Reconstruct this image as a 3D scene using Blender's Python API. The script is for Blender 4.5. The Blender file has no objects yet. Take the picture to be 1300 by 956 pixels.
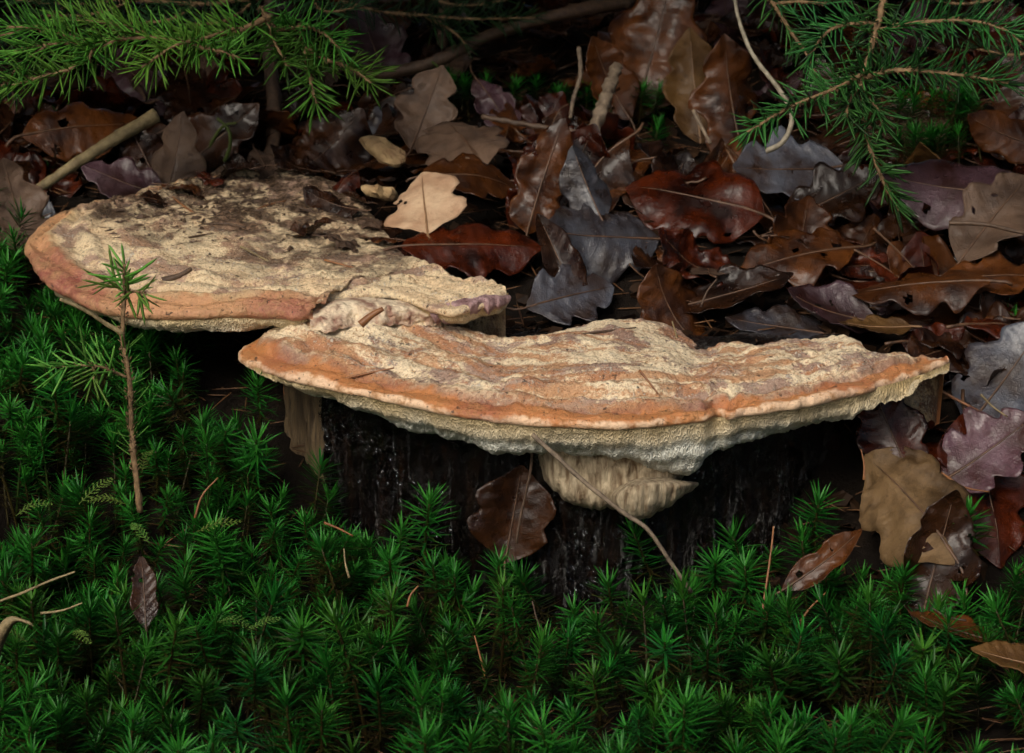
# Bracket fungi on a rotten stump in a mossy spruce wood, about 35 cm wide.  1 Blender unit = 1 cm.
import bpy, math, random
import numpy as np
from mathutils import Vector, Matrix, noise

sc = bpy.context.scene
COL = sc.collection
sc.unit_settings.system = 'METRIC'
sc.unit_settings.scale_length = 0.01
R = math.radians

# ------------------------------------------------------------------ camera
PITCH = R(16.0)
FPX = 2960.0                      # focal length in pixels of the 1300 px wide photograph
FWD = Vector((0, math.cos(PITCH), -math.sin(PITCH)))
UP = Vector((0, math.sin(PITCH), math.cos(PITCH)))
RIGHT = Vector((1, 0, 0))
AIM = Vector((0, -12, 8.5))
CAM = AIM - FWD * 80.0
cam_d = bpy.data.cameras.new('camera')
cam = bpy.data.objects.new('camera', cam_d)
COL.objects.link(cam)
cam.location = CAM
cam.rotation_euler = (math.pi / 2 - PITCH, 0, 0)
cam_d.sensor_width = 36.0
cam_d.lens = 36.0 * FPX / 1300.0
cam_d.clip_start = 1.0
cam_d.clip_end = 5000.0
cam_d.dof.use_dof = True
cam_d.dof.focus_distance = 82.0
cam_d.dof.aperture_fstop = 0.36          # 1 unit = 1 cm: a 2.3 mm wide pupil
sc.camera = cam

# ------------------------------------------------------------------ sky, sun, exposure (overcast wood)
SUN_EL, SUN_AZ = R(41.0), R(205.0)          # azimuth: compass-like, 0 = +Y (away from the camera)
world = bpy.data.worlds.new('World')
sc.world = world
world.use_nodes = True
wn = world.node_tree.nodes
wl = world.node_tree.links
bg = wn['Background']
sky = wn.new('ShaderNodeTexSky')
sky.sky_type = 'NISHITA'
sky.sun_disc = False
sky.sun_elevation = SUN_EL
sky.sun_rotation = SUN_AZ
sky.air_density = 1.0
sky.dust_density = 4.0
sky.ozone_density = 1.0
wl.new(sky.outputs['Color'], bg.inputs['Color'])
bg.inputs['Strength'].default_value = 0.05
sun_d = bpy.data.lights.new('sun', 'SUN')
sun_d.energy = 1.5
sun_d.angle = R(28.0)
sun_d.color = (1.0, 0.93, 0.82)
sun = bpy.data.objects.new('sun', sun_d)
COL.objects.link(sun)
sdir = Vector((math.sin(SUN_AZ) * math.cos(SUN_EL), math.cos(SUN_AZ) * math.cos(SUN_EL), math.sin(SUN_EL)))
sun.rotation_euler = sdir.to_track_quat('Z', 'Y').to_euler()
sun.location = sdir * 200

sc.view_settings.view_transform = 'Standard'
sc.view_settings.look = 'None'
sc.view_settings.gamma = 1.0
sc.view_settings.use_curve_mapping = False
sc.view_settings.exposure = 0.8
sc.render.engine = 'CYCLES'
sc.cycles.use_denoising = True
sc.cycles.max_bounces = 4
sc.cycles.diffuse_bounces = 2
sc.cycles.glossy_bounces = 2
sc.cycles.transmission_bounces = 2
sc.cycles.transparent_max_bounces = 2
sc.cycles.use_adaptive_sampling = True
sc.cycles.adaptive_threshold = 0.04
sc.cycles.adaptive_min_samples = 10

# ------------------------------------------------------------------ helpers
rng = random.Random(7)


def P(px, py, Y=None, Z=None, plane=None):
    """World point seen at a pixel of the photograph, on a chosen depth / height / tilted plane."""
    d = FWD * FPX + RIGHT * (px - 650.0) + UP * (478.0 - py)
    if Y is not None:
        t = (Y - CAM.y) / d.y
    elif Z is not None:
        t = (Z - CAM.z) / d.z
    else:
        z0, k, y0 = plane            # z = z0 + k*(y-y0)
        t = (z0 + k * (CAM.y - y0) - CAM.z) / (d.z - k * d.y)
    return CAM + d * t


def depth_of(p):
    return (Vector(p) - CAM).dot(FWD)


def to_px(p):
    v = Vector(p) - CAM
    f = v.dot(FWD)
    return 650 + v.dot(RIGHT) / f * FPX, 478 - v.dot(UP) / f * FPX


def sstep(t):
    t = min(1.0, max(0.0, t))
    return t * t * (3 - 2 * t)


def ground(x, y):
    h = -2.0 + 8.3 * sstep((y + 13.0) / 15.0) + 0.22 * max(0.0, min(y, 90) - 2.0)
    h += 2.6 * math.exp(-((x - 5) / 7.0) ** 2 - ((y - 6) / 5.0) ** 2)
    h -= 1.2 * math.exp(-((x + 8) / 4.0) ** 2 - ((y - 2) / 4.5) ** 2)
    h += 2.0 * math.exp(-((x + 11) / 3.0) ** 2 - ((y + 8) / 3.0) ** 2)
    h += 2.3 * math.exp(-((x + 20) / 5.5) ** 2 - ((y + 6) / 5.0) ** 2)
    h += 0.5 * noise.noise((x * .13, y * .13, 3.1)) + 0.2 * noise.noise((x * .5, y * .5, 7.7))
    return h


def link(o, parent=None):
    COL.objects.link(o)
    if parent is not None:
        o.parent = parent
    return o


def mesh(name, verts, faces, mats=None, smooth=True, attrs=None):
    me = bpy.data.meshes.new(name)
    me.from_pydata([tuple(v) for v in verts], [], faces)
    if smooth:
        me.polygons.foreach_set('use_smooth', [True] * len(me.polygons))
    if attrs:
        for an, vals in attrs.items():
            a = np.asarray(vals, dtype=np.float32)
            if a.ndim == 1:
                at = me.attributes.new(an, 'FLOAT', 'POINT')
                at.data.foreach_set('value', a)
            else:
                at = me.attributes.new(an, 'FLOAT_VECTOR', 'POINT')
                at.data.foreach_set('vector', a.ravel())
    if mats:
        me.materials.append(mats)
    me.update()
    return me


def obj(name, me, parent=None, label=None, cat=None, group=None, kind=None):
    o = bpy.data.objects.new(name, me)
    link(o, parent)
    return tag(o, label, cat, group, kind)


def tag(o, label=None, cat=None, group=None, kind=None):
    if label:
        o['label'] = label
    if cat:
        o['category'] = cat
    if group:
        o['group'] = group
    if kind:
        o['kind'] = kind
    return o


def empty(name, loc, label=None, cat=None, group=None):
    o = bpy.data.objects.new(name, None)
    o.empty_display_size = 0.5
    o.location = loc
    link(o)
    return tag(o, label, cat, group)


def crom(pts, n):
    """Catmull-Rom through pts, resampled to n points by arc length."""
    pts = [Vector(p) for p in pts]
    ext = [pts[0] * 2 - pts[1]] + pts + [pts[-1] * 2 - pts[-2]]
    fine = []
    for i in range(1, len(ext) - 2):
        p0, p1, p2, p3 = ext[i - 1], ext[i], ext[i + 1], ext[i + 2]
        for k in range(14):
            t = k / 14
            fine.append(0.5 * ((2 * p1) + (p2 - p0) * t + (2 * p0 - 5 * p1 + 4 * p2 - p3) * t * t + (3 * p1 - p0 - 3 * p2 + p3) * t ** 3))
    fine.append(pts[-1])
    acc = [0.0]
    for a, b in zip(fine, fine[1:]):
        acc.append(acc[-1] + (b - a).length)
    out, j = [], 0
    for i in range(n):
        d = acc[-1] * i / (n - 1)
        while j < len(acc) - 2 and acc[j + 1] < d:
            j += 1
        seg = acc[j + 1] - acc[j]
        out.append(fine[j].lerp(fine[j + 1], (d - acc[j]) / seg if seg > 1e-9 else 0))
    return out


class MB:
    """Collects geometry for one mesh."""

    def __init__(self):
        self.v, self.f, self.a = [], [], []

    def add(self, vs, fs, val=0.0):
        b = len(self.v)
        self.v.extend(vs)
        self.f.extend([tuple(i + b for i in f) for f in fs])
        self.a.extend([val] * len(vs))

    def tube(self, pts, r0, r1, sides=7, wob=0.0, seed=0.0, val=0.0, cap=True):
        pts = [Vector(p) for p in pts]
        n = len(pts)
        vs, fs = [], []
        ref = Vector((0.3, 0.2, 1)).normalized()
        for i, p in enumerate(pts):
            t = (pts[min(i + 1, n - 1)] - pts[max(i - 1, 0)]).normalized()
            if abs(t.dot(ref)) > 0.95:
                ref = Vector((1, 0.1, 0.2)).normalized()
            a = t.cross(ref).normalized()
            b = t.cross(a)
            r = r0 + (r1 - r0) * i / (n - 1)
            for k in range(sides):
                an = 2 * math.pi * k / sides
                rr = r * (1 + wob * noise.noise((p.x * 3 + k * 1.7, p.y * 3 + seed, p.z * 3)))
                vs.append(p + (a * math.cos(an) + b * math.sin(an)) * rr)
        for i in range(n - 1):
            for k in range(sides):
                k2 = (k + 1) % sides
                fs.append((i * sides + k, i * sides + k2, (i + 1) * sides + k2, (i + 1) * sides + k))
        if cap:
            fs.append(tuple(reversed(range(sides))))
            fs.append(tuple((n - 1) * sides + k for k in range(sides)))
        self.add(vs, fs, val)

    def needle(self, base, d, up, length, w, bend=0.0, val=0.0):
        """One conifer needle: a three-sided tapering rod."""
        d = d.normalized()
        s = d.cross(up)
        if s.length < 1e-4:
            s = d.cross(Vector((1, 0, 0)))
        s.normalize()
        n = s.cross(d)
        vs = []
        for q, ww in ((0, .55), (.35, 1.0), (.8, .8)):
            c = base + d * (length * q) + n * (bend * length * q * q)
            vs += [c - s * w * ww * .5, c + s * w * ww * .5, c + n * w * ww * .45]
        vs.append(base + d * length + n * (bend * length))
        fs = []
        for i in (0, 3):
            for k in range(3):
                k2 = (k + 1) % 3
                fs.append((i + k, i + k2, i + 3 + k2, i + 3 + k))
        fs += [(6, 7, 9), (7, 8, 9), (8, 6, 9)]
        self.add(vs, fs, val)

    def blade(self, base, d, nrm, length, w, bend=0.0, fold=0.15, val=0.0):
        """One lance-shaped moss leaf folded along its middle."""
        d = d.normalized()
        s = d.cross(nrm).normalized()
        n = s.cross(d)
        vs, fs = [], []
        for q, ww in ((0, .7), (.3, 1.0), (.68, .62)):
            c = base + d * (length * q) + n * (bend * length * q * q)
            vs += [c - s * w * ww * .5 + n * w * fold, c, c + s * w * ww * .5 + n * w * fold]
        vs.append(base + d * length + n * (bend * length))
        for i in (0, 3):
            fs += [(i, i + 1, i + 4, i + 3), (i + 1, i + 2, i + 5, i + 4)]
        fs += [(6, 7, 9), (7, 8, 9)]
        self.add(vs, fs, val)

    def mesh(self, name, mat, smooth=True):
        return mesh(name, self.v, self.f, mat, smooth, {'rnd': self.a})


# ------------------------------------------------------------------ materials
def new_mat(name):
    m = bpy.data.materials.new(name)
    m.use_nodes = True
    nt = m.node_tree
    return m, nt, nt.nodes['Principled BSDF']


def N(nt, typ, **kw):
    n = nt.nodes.new(typ)
    for k, v in kw.items():
        if k in n.inputs:
            n.inputs[k].default_value = v
        else:
            setattr(n, k, v)
    return n


def L(nt, a, b):
    nt.links.new(a, b)


def ramp(nt, fac, stops, interp='LINEAR'):
    r = nt.nodes.new('ShaderNodeValToRGB')
    r.color_ramp.interpolation = interp
    e = r.color_ramp.elements
    while len(e) > 1:
        e.remove(e[-1])
    e[0].position = stops[0][0]
    c = stops[0][1]
    e[0].color = (*c, 1) if not isinstance(c, (int, float)) else (c, c, c, 1)
    for p, c in stops[1:]:
        q = e.new(p)
        q.color = (*c, 1) if not isinstance(c, (int, float)) else (c, c, c, 1)
    L(nt, fac, r.inputs['Fac'])
    return r.outputs['Color']


def mixc(nt, fac, a, b, mode='MIX'):
    m = nt.nodes.new('ShaderNodeMix')
    m.data_type = 'RGBA'
    m.blend_type = mode
    for s, v in ((m.inputs[0], fac), (m.inputs[6], a), (m.inputs[7], b)):
        if isinstance(v, (int, float)):
            s.default_value = v if s.type == 'VALUE' else (v, v, v, 1)
        elif isinstance(v, tuple):
            s.default_value = (*v, 1)
        else:
            L(nt, v, s)
    return m.outputs[2]


def math_(nt, op, a, b=0.0, clamp=False):
    m = nt.nodes.new('ShaderNodeMath')
    m.operation = op
    m.use_clamp = clamp
    for s, v in ((m.inputs[0], a), (m.inputs[1], b)):
        if isinstance(v, (int, float)):
            s.default_value = v
        else:
            L(nt, v, s)
    return m.outputs[0]


def coords(nt, scale=(1, 1, 1), obj_space=True):
    tc = nt.nodes.new('ShaderNodeTexCoord')
    mp = nt.nodes.new('ShaderNodeMapping')
    mp.inputs['Scale'].default_value = scale
    L(nt, tc.outputs['Object'], mp.inputs['Vector'])
    return mp.outputs['Vector']


def noise_n(nt, vec, scale, detail=4.0, rough=0.55):
    n = N(nt, 'ShaderNodeTexNoise', Scale=scale, Detail=detail, Roughness=rough)
    L(nt, vec, n.inputs['Vector'])
    return n.outputs['Fac']


def bump(nt, bs, height, strength, dist):
    b = nt.nodes.new('ShaderNodeBump')
    b.inputs['Strength'].default_value = strength
    b.inputs['Distance'].default_value = dist
    L(nt, height, b.inputs['Height'])
    L(nt, b.outputs['Normal'], bs.inputs['Normal'])
    return b


def attr(nt, name, out='Fac'):
    a = nt.nodes.new('ShaderNodeAttribute')
    a.attribute_name = name
    return a.outputs[out]


def mat_simple(name, c1, c2, scale=2.0, rough=0.6, bstr=0.4, bdist=0.05, stretch=(1, 1, 1), coat=0.0, lo=.3, hi=.7):
    m, nt, bs = new_mat(name)
    v = coords(nt, stretch)
    f = noise_n(nt, v, scale, 6)
    col = ramp(nt, f, [(lo, c1), (hi, c2)])
    L(nt, col, bs.inputs['Base Color'])
    bs.inputs['Roughness'].default_value = rough
    bs.inputs['Coat Weight'].default_value = coat
    bs.inputs['Coat Roughness'].default_value = 0.25
    bump(nt, bs, noise_n(nt, v, scale * 3, 6, .65), bstr, bdist)
    return m


def mat_soil():
    m, nt, bs = new_mat('soil')
    v = coords(nt)
    f = noise_n(nt, v, .8, 8, .7)
    col = ramp(nt, f, [(.3, (.003, .002, .0015)), (.55, (.009, .006, .004)), (.75, (.02, .012, .007))])
    L(nt, col, bs.inputs['Base Color'])
    bs.inputs['Roughness'].default_value = .85
    bs.inputs['Specular IOR Level'].default_value = .12
    bump(nt, bs, noise_n(nt, v, 3, 8, .7), .8, .3)
    return m


def mat_leaf(name, c1, c2, vein, rough=0.42, spots=0.4, coat=0.25, spec=.2):
    m, nt, bs = new_mat(name)
    oi = nt.nodes.new('ShaderNodeObjectInfo')
    v = coords(nt)
    add = nt.nodes.new('ShaderNodeVectorMath')
    add.operation = 'ADD'
    sc_ = nt.nodes.new('ShaderNodeVectorMath')
    sc_.operation = 'SCALE'
    L(nt, oi.outputs['Location'], sc_.inputs[0])
    sc_.inputs['Scale'].default_value = 0.37
    L(nt, v, add.inputs[0])
    L(nt, sc_.outputs[0], add.inputs[1])
    vv = add.outputs[0]
    f1 = noise_n(nt, vv, .55, 5, .6)
    col = ramp(nt, f1, [(.38, c1), (.60, c2)])
    # lateral veins from the leaf's own coordinates (u across, v along)
    luv = attr(nt, 'luv', 'Vector')
    sep = nt.nodes.new('ShaderNodeSeparateXYZ')
    L(nt, luv, sep.inputs[0])
    au = math_(nt, 'ABSOLUTE', sep.outputs['X'])
    ph = math_(nt, 'SUBTRACT', math_(nt, 'MULTIPLY', sep.outputs['Y'], 7.0), math_(nt, 'MULTIPLY', au, 1.3))
    fr = math_(nt, 'FRACT', ph)
    tri = math_(nt, 'ABSOLUTE', math_(nt, 'SUBTRACT', fr, .5))
    lat = math_(nt, 'SUBTRACT', 1.0, math_(nt, 'DIVIDE', tri, .055), True)
    mid = math_(nt, 'SUBTRACT', 1.0, math_(nt, 'DIVIDE', au, .05), True)
    lat = math_(nt, 'MULTIPLY', lat, ramp(nt, noise_n(nt, vv, 1.7, 3), [(.40, 0.0), (.62, .8)]))
    vn = math_(nt, 'MAXIMUM', lat, mid)
    vor = N(nt, 'ShaderNodeTexVoronoi', Scale=5.5)
    vor.feature = 'DISTANCE_TO_EDGE'
    L(nt, vv, vor.inputs['Vector'])
    net = math_(nt, 'SUBTRACT', 1.0, math_(nt, 'DIVIDE', vor.outputs['Distance'], .08), True)
    col = mixc(nt, math_(nt, 'MULTIPLY', vn, .35), col, vein)
    f2 = noise_n(nt, vv, 2.6, 6, .7)
    sp = ramp(nt, f2, [(.56, 0.0), (.72, 1.0)])
    col = mixc(nt, math_(nt, 'MULTIPLY', sp, spots), col, tuple(q * .35 for q in c1))
    hsv = nt.nodes.new('ShaderNodeHueSaturation')
    L(nt, col, hsv.inputs['Color'])
    mr = nt.nodes.new('ShaderNodeMapRange')
    mr.inputs['To Min'].default_value = .55
    mr.inputs['To Max'].default_value = 1.15
    L(nt, oi.outputs['Random'], mr.inputs['Value'])
    L(nt, mr.outputs[0], hsv.inputs['Value'])
    L(nt, hsv.outputs['Color'], bs.inputs['Base Color'])
    rr = ramp(nt, noise_n(nt, vv, 1.3, 4), [(.35, max(.08, rough - .14)), (.7, rough + .18)])
    L(nt, rr, bs.inputs['Roughness'])
    bs.inputs['Coat Weight'].default_value = coat
    bs.inputs['Coat Roughness'].default_value = .22
    h = math_(nt, 'ADD', math_(nt, 'MULTIPLY', vn, .6), math_(nt, 'MULTIPLY', net, .35))
    h = math_(nt, 'ADD', h, math_(nt, 'MULTIPLY', noise_n(nt, vv, 6, 5, .65), 1.6))
    bump(nt, bs, h, .5, .045)
    bs.inputs['Specular IOR Level'].default_value = spec
    return m


def mat_moss(name, c_tip, c_old, c_young, trans=.25, rough=.42):
    m, nt, bs = new_mat(name)
    r = attr(nt, 'rnd')
    oi = nt.nodes.new('ShaderNodeObjectInfo')
    col = ramp(nt, r, [(0.0, c_old), (.12, c_old), (.35, c_tip), (1.0, c_young)])
    hsv = nt.nodes.new('ShaderNodeHueSaturation')
    L(nt, col, hsv.inputs['Color'])
    mr = nt.nodes.new('ShaderNodeMapRange')
    mr.inputs['To Min'].default_value = .42
    mr.inputs['To Max'].default_value = 1.15
    L(nt, oi.outputs['Random'], mr.inputs['Value'])
    L(nt, mr.outputs[0], hsv.inputs['Value'])
    hm = nt.nodes.new('ShaderNodeMapRange')
    hm.inputs['To Min'].default_value = .487
    hm.inputs['To Max'].default_value = .530
    L(nt, math_(nt, 'FRACT', math_(nt, 'MULTIPLY', oi.outputs['Random'], 7.31)), hm.inputs['Value'])
    L(nt, hm.outputs[0], hsv.inputs['Hue'])
    L(nt, hsv.outputs['Color'], bs.inputs['Base Color'])
    bs.inputs['Roughness'].default_value = rough
    bs.inputs['Specular IOR Level'].default_value = .22
    tr = nt.nodes.new('ShaderNodeBsdfTranslucent')
    L(nt, hsv.outputs['Color'], tr.inputs['Color'])
    mx = nt.nodes.new('ShaderNodeMixShader')
    mx.inputs[0].default_value = trans
    out = nt.nodes['Material Output']
    L(nt, bs.outputs[0], mx.inputs[1])
    L(nt, tr.outputs[0], mx.inputs[2])
    L(nt, mx.outputs[0], out.inputs['Surface'])
    return m


def mat_cap(name, rimw, edge, orange, rust, cream, tan, purple, orange_zone, pink, arcs):
    """Upper crust of a bracket: growth zones by distance from the margin, crusty and mottled inside."""
    m, nt, bs = new_mat(name)
    v = coords(nt)
    cuv = attr(nt, 'cuv', 'Vector')
    sp = nt.nodes.new('ShaderNodeSeparateXYZ')
    L(nt, cuv, sp.inputs[0])
    d, soil = sp.outputs['Y'], sp.outputs['Z']
    cz = nt.nodes.new('ShaderNodeMapping')
    cz.inputs['Scale'].default_value = (.28, 1.5, 0)
    L(nt, cuv, cz.inputs['Vector'])
    zn = noise_n(nt, cz.outputs[0], 1.0, 6, .62)          # streaks along the growth zones
    w1 = noise_n(nt, v, .5, 5, .62)
    big = noise_n(nt, v, .22, 3, .5)
    md = noise_n(nt, v, 1.1, 7, .66)
    fine = noise_n(nt, v, 6.5, 5, .7)
    dw = math_(nt, 'ADD', d, math_(nt, 'MULTIPLY', math_(nt, 'SUBTRACT', w1, .5), rimw * 1.7))
    dw = math_(nt, 'ADD', dw, math_(nt, 'MULTIPLY', math_(nt, 'SUBTRACT', md, .5), rimw * .8))
    grain = noise_n(nt, v, 11, 4, .7)

    def wsum(*ps):
        acc = None
        for a_, k_ in ps:
            t_ = math_(nt, 'MULTIPLY', a_, k_)
            acc = t_ if acc is None else math_(nt, 'ADD', acc, t_)
        return acc
    # cracked cream crust
    crust = ramp(nt, wsum((grain, .45), (fine, .3), (md, .25)), [(.33, tuple(q * .5 for q in tan)), (.41, tan), (.465, cream), (.54, tuple(min(1, q * 1.18) for q in cream))])
    # smoother purple brown and pinkish patches where the crust has weathered off
    patch = mixc(nt, ramp(nt, big, [(.42, 0.0), (.58, 1.0)]), mixc(nt, fine, tuple(q * .5 for q in purple), tuple(q * 1.7 for q in purple)), mixc(nt, fine, (.22, .12, .09), (.62, .42, .34)))
    crust = mixc(nt, ramp(nt, wsum((w1, .55), (md, .25), (fine, .2)), [(.498, 0.0), (.535, .85)]), crust, patch)
    # orange brown growth bands
    crust = mixc(nt, math_(nt, 'MULTIPLY', ramp(nt, wsum((zn, .55), (big, .25), (fine, .2)), [(.498, 0.0), (.54, 1.0)]), orange_zone), crust,
                 mixc(nt, wsum((grain, .5), (md, .5)), tuple(q * .35 for q in orange), tuple(min(1, q * 1.35) for q in orange)))
    # clustered white flakes
    fl = ramp(nt, wsum((md, .3), (fine, .3), (grain, .4)), [(.55, 0.0), (.59, 1.0)])
    crust = mixc(nt, math_(nt, 'MULTIPLY', fl, .85), crust, (.86, .80, .68))
    s = 1.0 / (rimw * 2.6)
    ds = math_(nt, 'MULTIPLY', dw, s)
    zone = ramp(nt, ds, [(0.0, edge), (.03, edge), (.10, orange), (.34, tuple(q * .92 for q in orange)), (.45, rust), (.54, tan)])
    pk = ramp(nt, noise_n(nt, v, .30, 2), [(.50, 0.0), (.62, 1.0)])
    ar = ramp(nt, math_(nt, 'DIVIDE', math_(nt, 'ADD', sp.outputs['X'], math_(nt, 'MULTIPLY', md, 1.2)), 27.0), [(a_ / 27.0, b_) for a_, b_ in arcs])
    pkm = math_(nt, 'MAXIMUM', math_(nt, 'MULTIPLY', pk, pink), math_(nt, 'MULTIPLY', ar, ramp(nt, wsum((w1, .5), (fine, .5)), [(.40, .35), (.56, .95)])))
    zone = mixc(nt, pkm, zone, (.25, .065, .055))
    zone = mixc(nt, math_(nt, 'MULTIPLY', ramp(nt, wsum((md, .6), (fine, .4)), [(.49, 0.0), (.57, 1.0)]), .7), zone, mixc(nt, .5, orange, tan))
    inside = ramp(nt, ds, [(.36, 0.0), (.60, 1.0)])
    col = mixc(nt, inside, zone, crust)
    col = mixc(nt, .45, col, ramp(nt, grain, [(.32, (.45, .36, .30)), (.48, (1.0, 1.0, 1.0)), (.7, (1.1, 1.08, 1.05))]), 'MULTIPLY')
    spk = ramp(nt, noise_n(nt, v, 4.2, 3, .6), [(.64, 0.0), (.68, 1.0)])
    col = mixc(nt, math_(nt, 'MULTIPLY', spk, .8), col, (.03, .015, .01))
    so = math_(nt, 'MULTIPLY', soil, ramp(nt, md, [(.42, 0.12), (.54, 1.0)]), True)
    col = mixc(nt, so, col, ramp(nt, fine, [(.35, (.020, .011, .006)), (.65, (.13, .075, .038))]))
    L(nt, col, bs.inputs['Base Color'])
    rr = ramp(nt, inside, [(0.0, .42), (1.0, .7)])
    L(nt, rr, bs.inputs['Roughness'])
    bs.inputs['Specular IOR Level'].default_value = .4
    h = math_(nt, 'ADD', math_(nt, 'MULTIPLY', md, .7), math_(nt, 'MULTIPLY', fine, .55))
    h = math_(nt, 'ADD', h, math_(nt, 'MULTIPLY', grain, .35))
    h = math_(nt, 'ADD', h, math_(nt, 'MULTIPLY', fl, .25))
    h = math_(nt, 'MULTIPLY', h, ramp(nt, inside, [(0.0, .6), (1.0, 1.0)]))
    bump(nt, bs, h, .9, .2)
    return m


def mat_pores(name, c_rim, c_low, span):
    m, nt, bs = new_mat(name)
    d = attr(nt, 'down')
    v = coords(nt, (1.0, .9, .38))
    f = noise_n(nt, v, .7, 4)
    dd = math_(nt, 'ADD', math_(nt, 'DIVIDE', d, span), math_(nt, 'MULTIPLY', math_(nt, 'SUBTRACT', f, .5), .5))
    col = ramp(nt, dd, [(.05, c_rim), (.45, tuple(a * .55 + b * .45 for a, b in zip(c_rim, c_low))), (.62, c_low), (1.0, tuple(q * .9 for q in c_low))])
    vo = N(nt, 'ShaderNodeTexVoronoi', Scale=12.0)
    vo.feature = 'DISTANCE_TO_EDGE'
    L(nt, v, vo.inputs['Vector'])
    po = ramp(nt, vo.outputs['Distance'], [(.03, 1.0), (.22, 0.0)])
    col = mixc(nt, .45, col, mixc(nt, po, (.34, .28, .2), (1.0, 1.0, 1.0)), 'MULTIPLY')
    L(nt, col, bs.inputs['Base Color'])
    bs.inputs['Roughness'].default_value = .75
    bs.inputs['Specular IOR Level'].default_value = .25
    bump(nt, bs, math_(nt, 'ADD', po, math_(nt, 'MULTIPLY', noise_n(nt, v, 5, 5), .6)), .8, .07)
    return m


def mat_wet_wood():
    m, nt, bs = new_mat('wet_rotten_wood')
    v = coords(nt, (1, 1, .12))
    v2 = coords(nt)
    f = noise_n(nt, v, 2.4, 8, .7)
    col = ramp(nt, f, [(.38, (.0015, .001, .0008)), (.54, (.007, .0038, .0025)), (.70, (.030, .014, .007))])
    gm = ramp(nt, noise_n(nt, v2, .45, 4), [(.6, 0.0), (.72, 1.0)])
    col = mixc(nt, math_(nt, 'MULTIPLY', gm, .4), col, (.018, .018, .005))
    L(nt, col, bs.inputs['Base Color'])
    rr = ramp(nt, noise_n(nt, v2, 2.2, 5), [(.4, .06), (.62, .34)])
    L(nt, rr, bs.inputs['Roughness'])
    bs.inputs['Coat Weight'].default_value = .8
    bs.inputs['Coat Roughness'].default_value = .08
    h = math_(nt, 'ADD', f, math_(nt, 'MULTIPLY', noise_n(nt, v2, 4.5, 5, .75), 1.3))
    bb = bump(nt, bs, h, 1.0, .6)
    L(nt, bb.outputs[0], bs.inputs['Coat Normal'])
    return m


M_SOIL = mat_soil()
M_WOOD = mat_wet_wood()
M_CAP_F = mat_cap('front_crust', 1.0, (.82, .57, .37), (.55, .228, .082), (.24, .085, .045), (.80, .66, .45), (.50, .29, .13), (.21, .105, .085), .75, .3, [(0, 0.0), (3.6, 0.0), (4.2, .5), (6.0, .1), (10.5, .0), (11.6, .8), (13.0, .1), (22, .0), (23.5, .5), (25, .1)])
M_CAP_L = mat_cap('rear_crust', 1.25, (.58, .31, .16), (.60, .33, .16), (.66, .50, .26), (.76, .61, .39), (.46, .29, .15), (.26, .14, .09), .3, .35, [(0, 0.0), (7.8, .1), (9.6, 1.0), (12.2, 1.0), (13.6, .25), (16.0, .2), (16.9, 1.0), (20, 1.0)])
M_PORE = mat_pores('pore_layer', (.66, .49, .24), (.80, .80, .70), 2.0)
M_TIER = mat_simple('tier_flesh', (.16, .10, .05), (.66, .54, .36), 2.0, .75, .9, .25, (2.2, 2.2, .45), lo=.32, hi=.66)
M_PINK = mat_simple('torn_flesh', (.16, .07, .07), (.58, .38, .38), 2.6, .7, 1.0, .25)
LEAF = {
    'tan': mat_leaf('leaf_tan', (.33, .20, .12), (.48, .34, .22), (.28, .15, .08), .55, .35, .0),
    'greybrown': mat_leaf('leaf_grey_brown', (.060, .036, .024), (.135, .085, .057), (.05, .028, .018), .52, .6, .05),
    'darkred': mat_leaf('leaf_dark_red', (.009, .0018, .0008), (.062, .010, .002), (.012, .004, .002), .32, .5, .22),
    'brown': mat_leaf('leaf_brown', (.020, .006, .002), (.088, .028, .006), (.028, .011, .005), .36, .6, .18),
    'umber': mat_leaf('leaf_umber', (.008, .0028, .0014), (.034, .012, .004), (.012, .005, .003), .33, .5, .22),
    'slate': mat_leaf('leaf_slate', (.022, .012, .009), (.070, .076, .096), (.024, .014, .011), .36, .6, .22, .4),  # grey underside, with the sky's blue sheen put into the base colour
    'purple': mat_leaf('leaf_purple', (.030, .009, .007), (.088, .046, .058), (.03, .009, .008), .36, .5, .22, .4),
    'dulltan': mat_leaf('leaf_dull_tan', (.045, .025, .010), (.15, .092, .042), (.06, .035, .016), .55, .7, .0),
    'ochre': mat_leaf('leaf_ochre', (.075, .034, .009), (.165, .086, .027), (.06, .03, .01), .5, .7, .05),
}
M_STALK = mat_simple('leaf_stalk', (.04, .02, .01), (.12, .06, .03), 3, .5)
M_STALK_PALE = mat_simple('pale_leaf_stalk', (.13, .065, .03), (.26, .15, .075), 3, .5)
M_MOSS = mat_moss('haircap_moss', (.010, .075, .008), (.030, .022, .006), (.050, .20, .020))
M_FEATHER = mat_moss('feather_moss', (.13, .22, .035), (.07, .10, .02), (.22, .34, .07), .3, .6)
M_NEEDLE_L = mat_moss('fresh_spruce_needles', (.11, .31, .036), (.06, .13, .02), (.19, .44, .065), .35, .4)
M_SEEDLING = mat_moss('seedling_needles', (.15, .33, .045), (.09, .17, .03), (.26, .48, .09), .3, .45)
M_NEEDLE_D = mat_moss('shaded_spruce_needles', (.02, .07, .02), (.012, .03, .012), (.04, .11, .035), .2, .4)  # darker copy of the needle green, shade put into the colour
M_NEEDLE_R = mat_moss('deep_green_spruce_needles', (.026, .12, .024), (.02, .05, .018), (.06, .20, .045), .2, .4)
M_TWIG = mat_simple('spruce_bark', (.09, .05, .022), (.27, .17, .08), 5, .7, .7, .05)
M_TWIG_GREY = mat_simple('grey_twig', (.07, .05, .035), (.24, .18, .12), 4, .7, .6, .05)
M_STEM_PALE = mat_simple('pale_dead_stem', (.10, .07, .03), (.36, .28, .14), 2.2, .6, .8, .08, (1, 1, 1))
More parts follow.
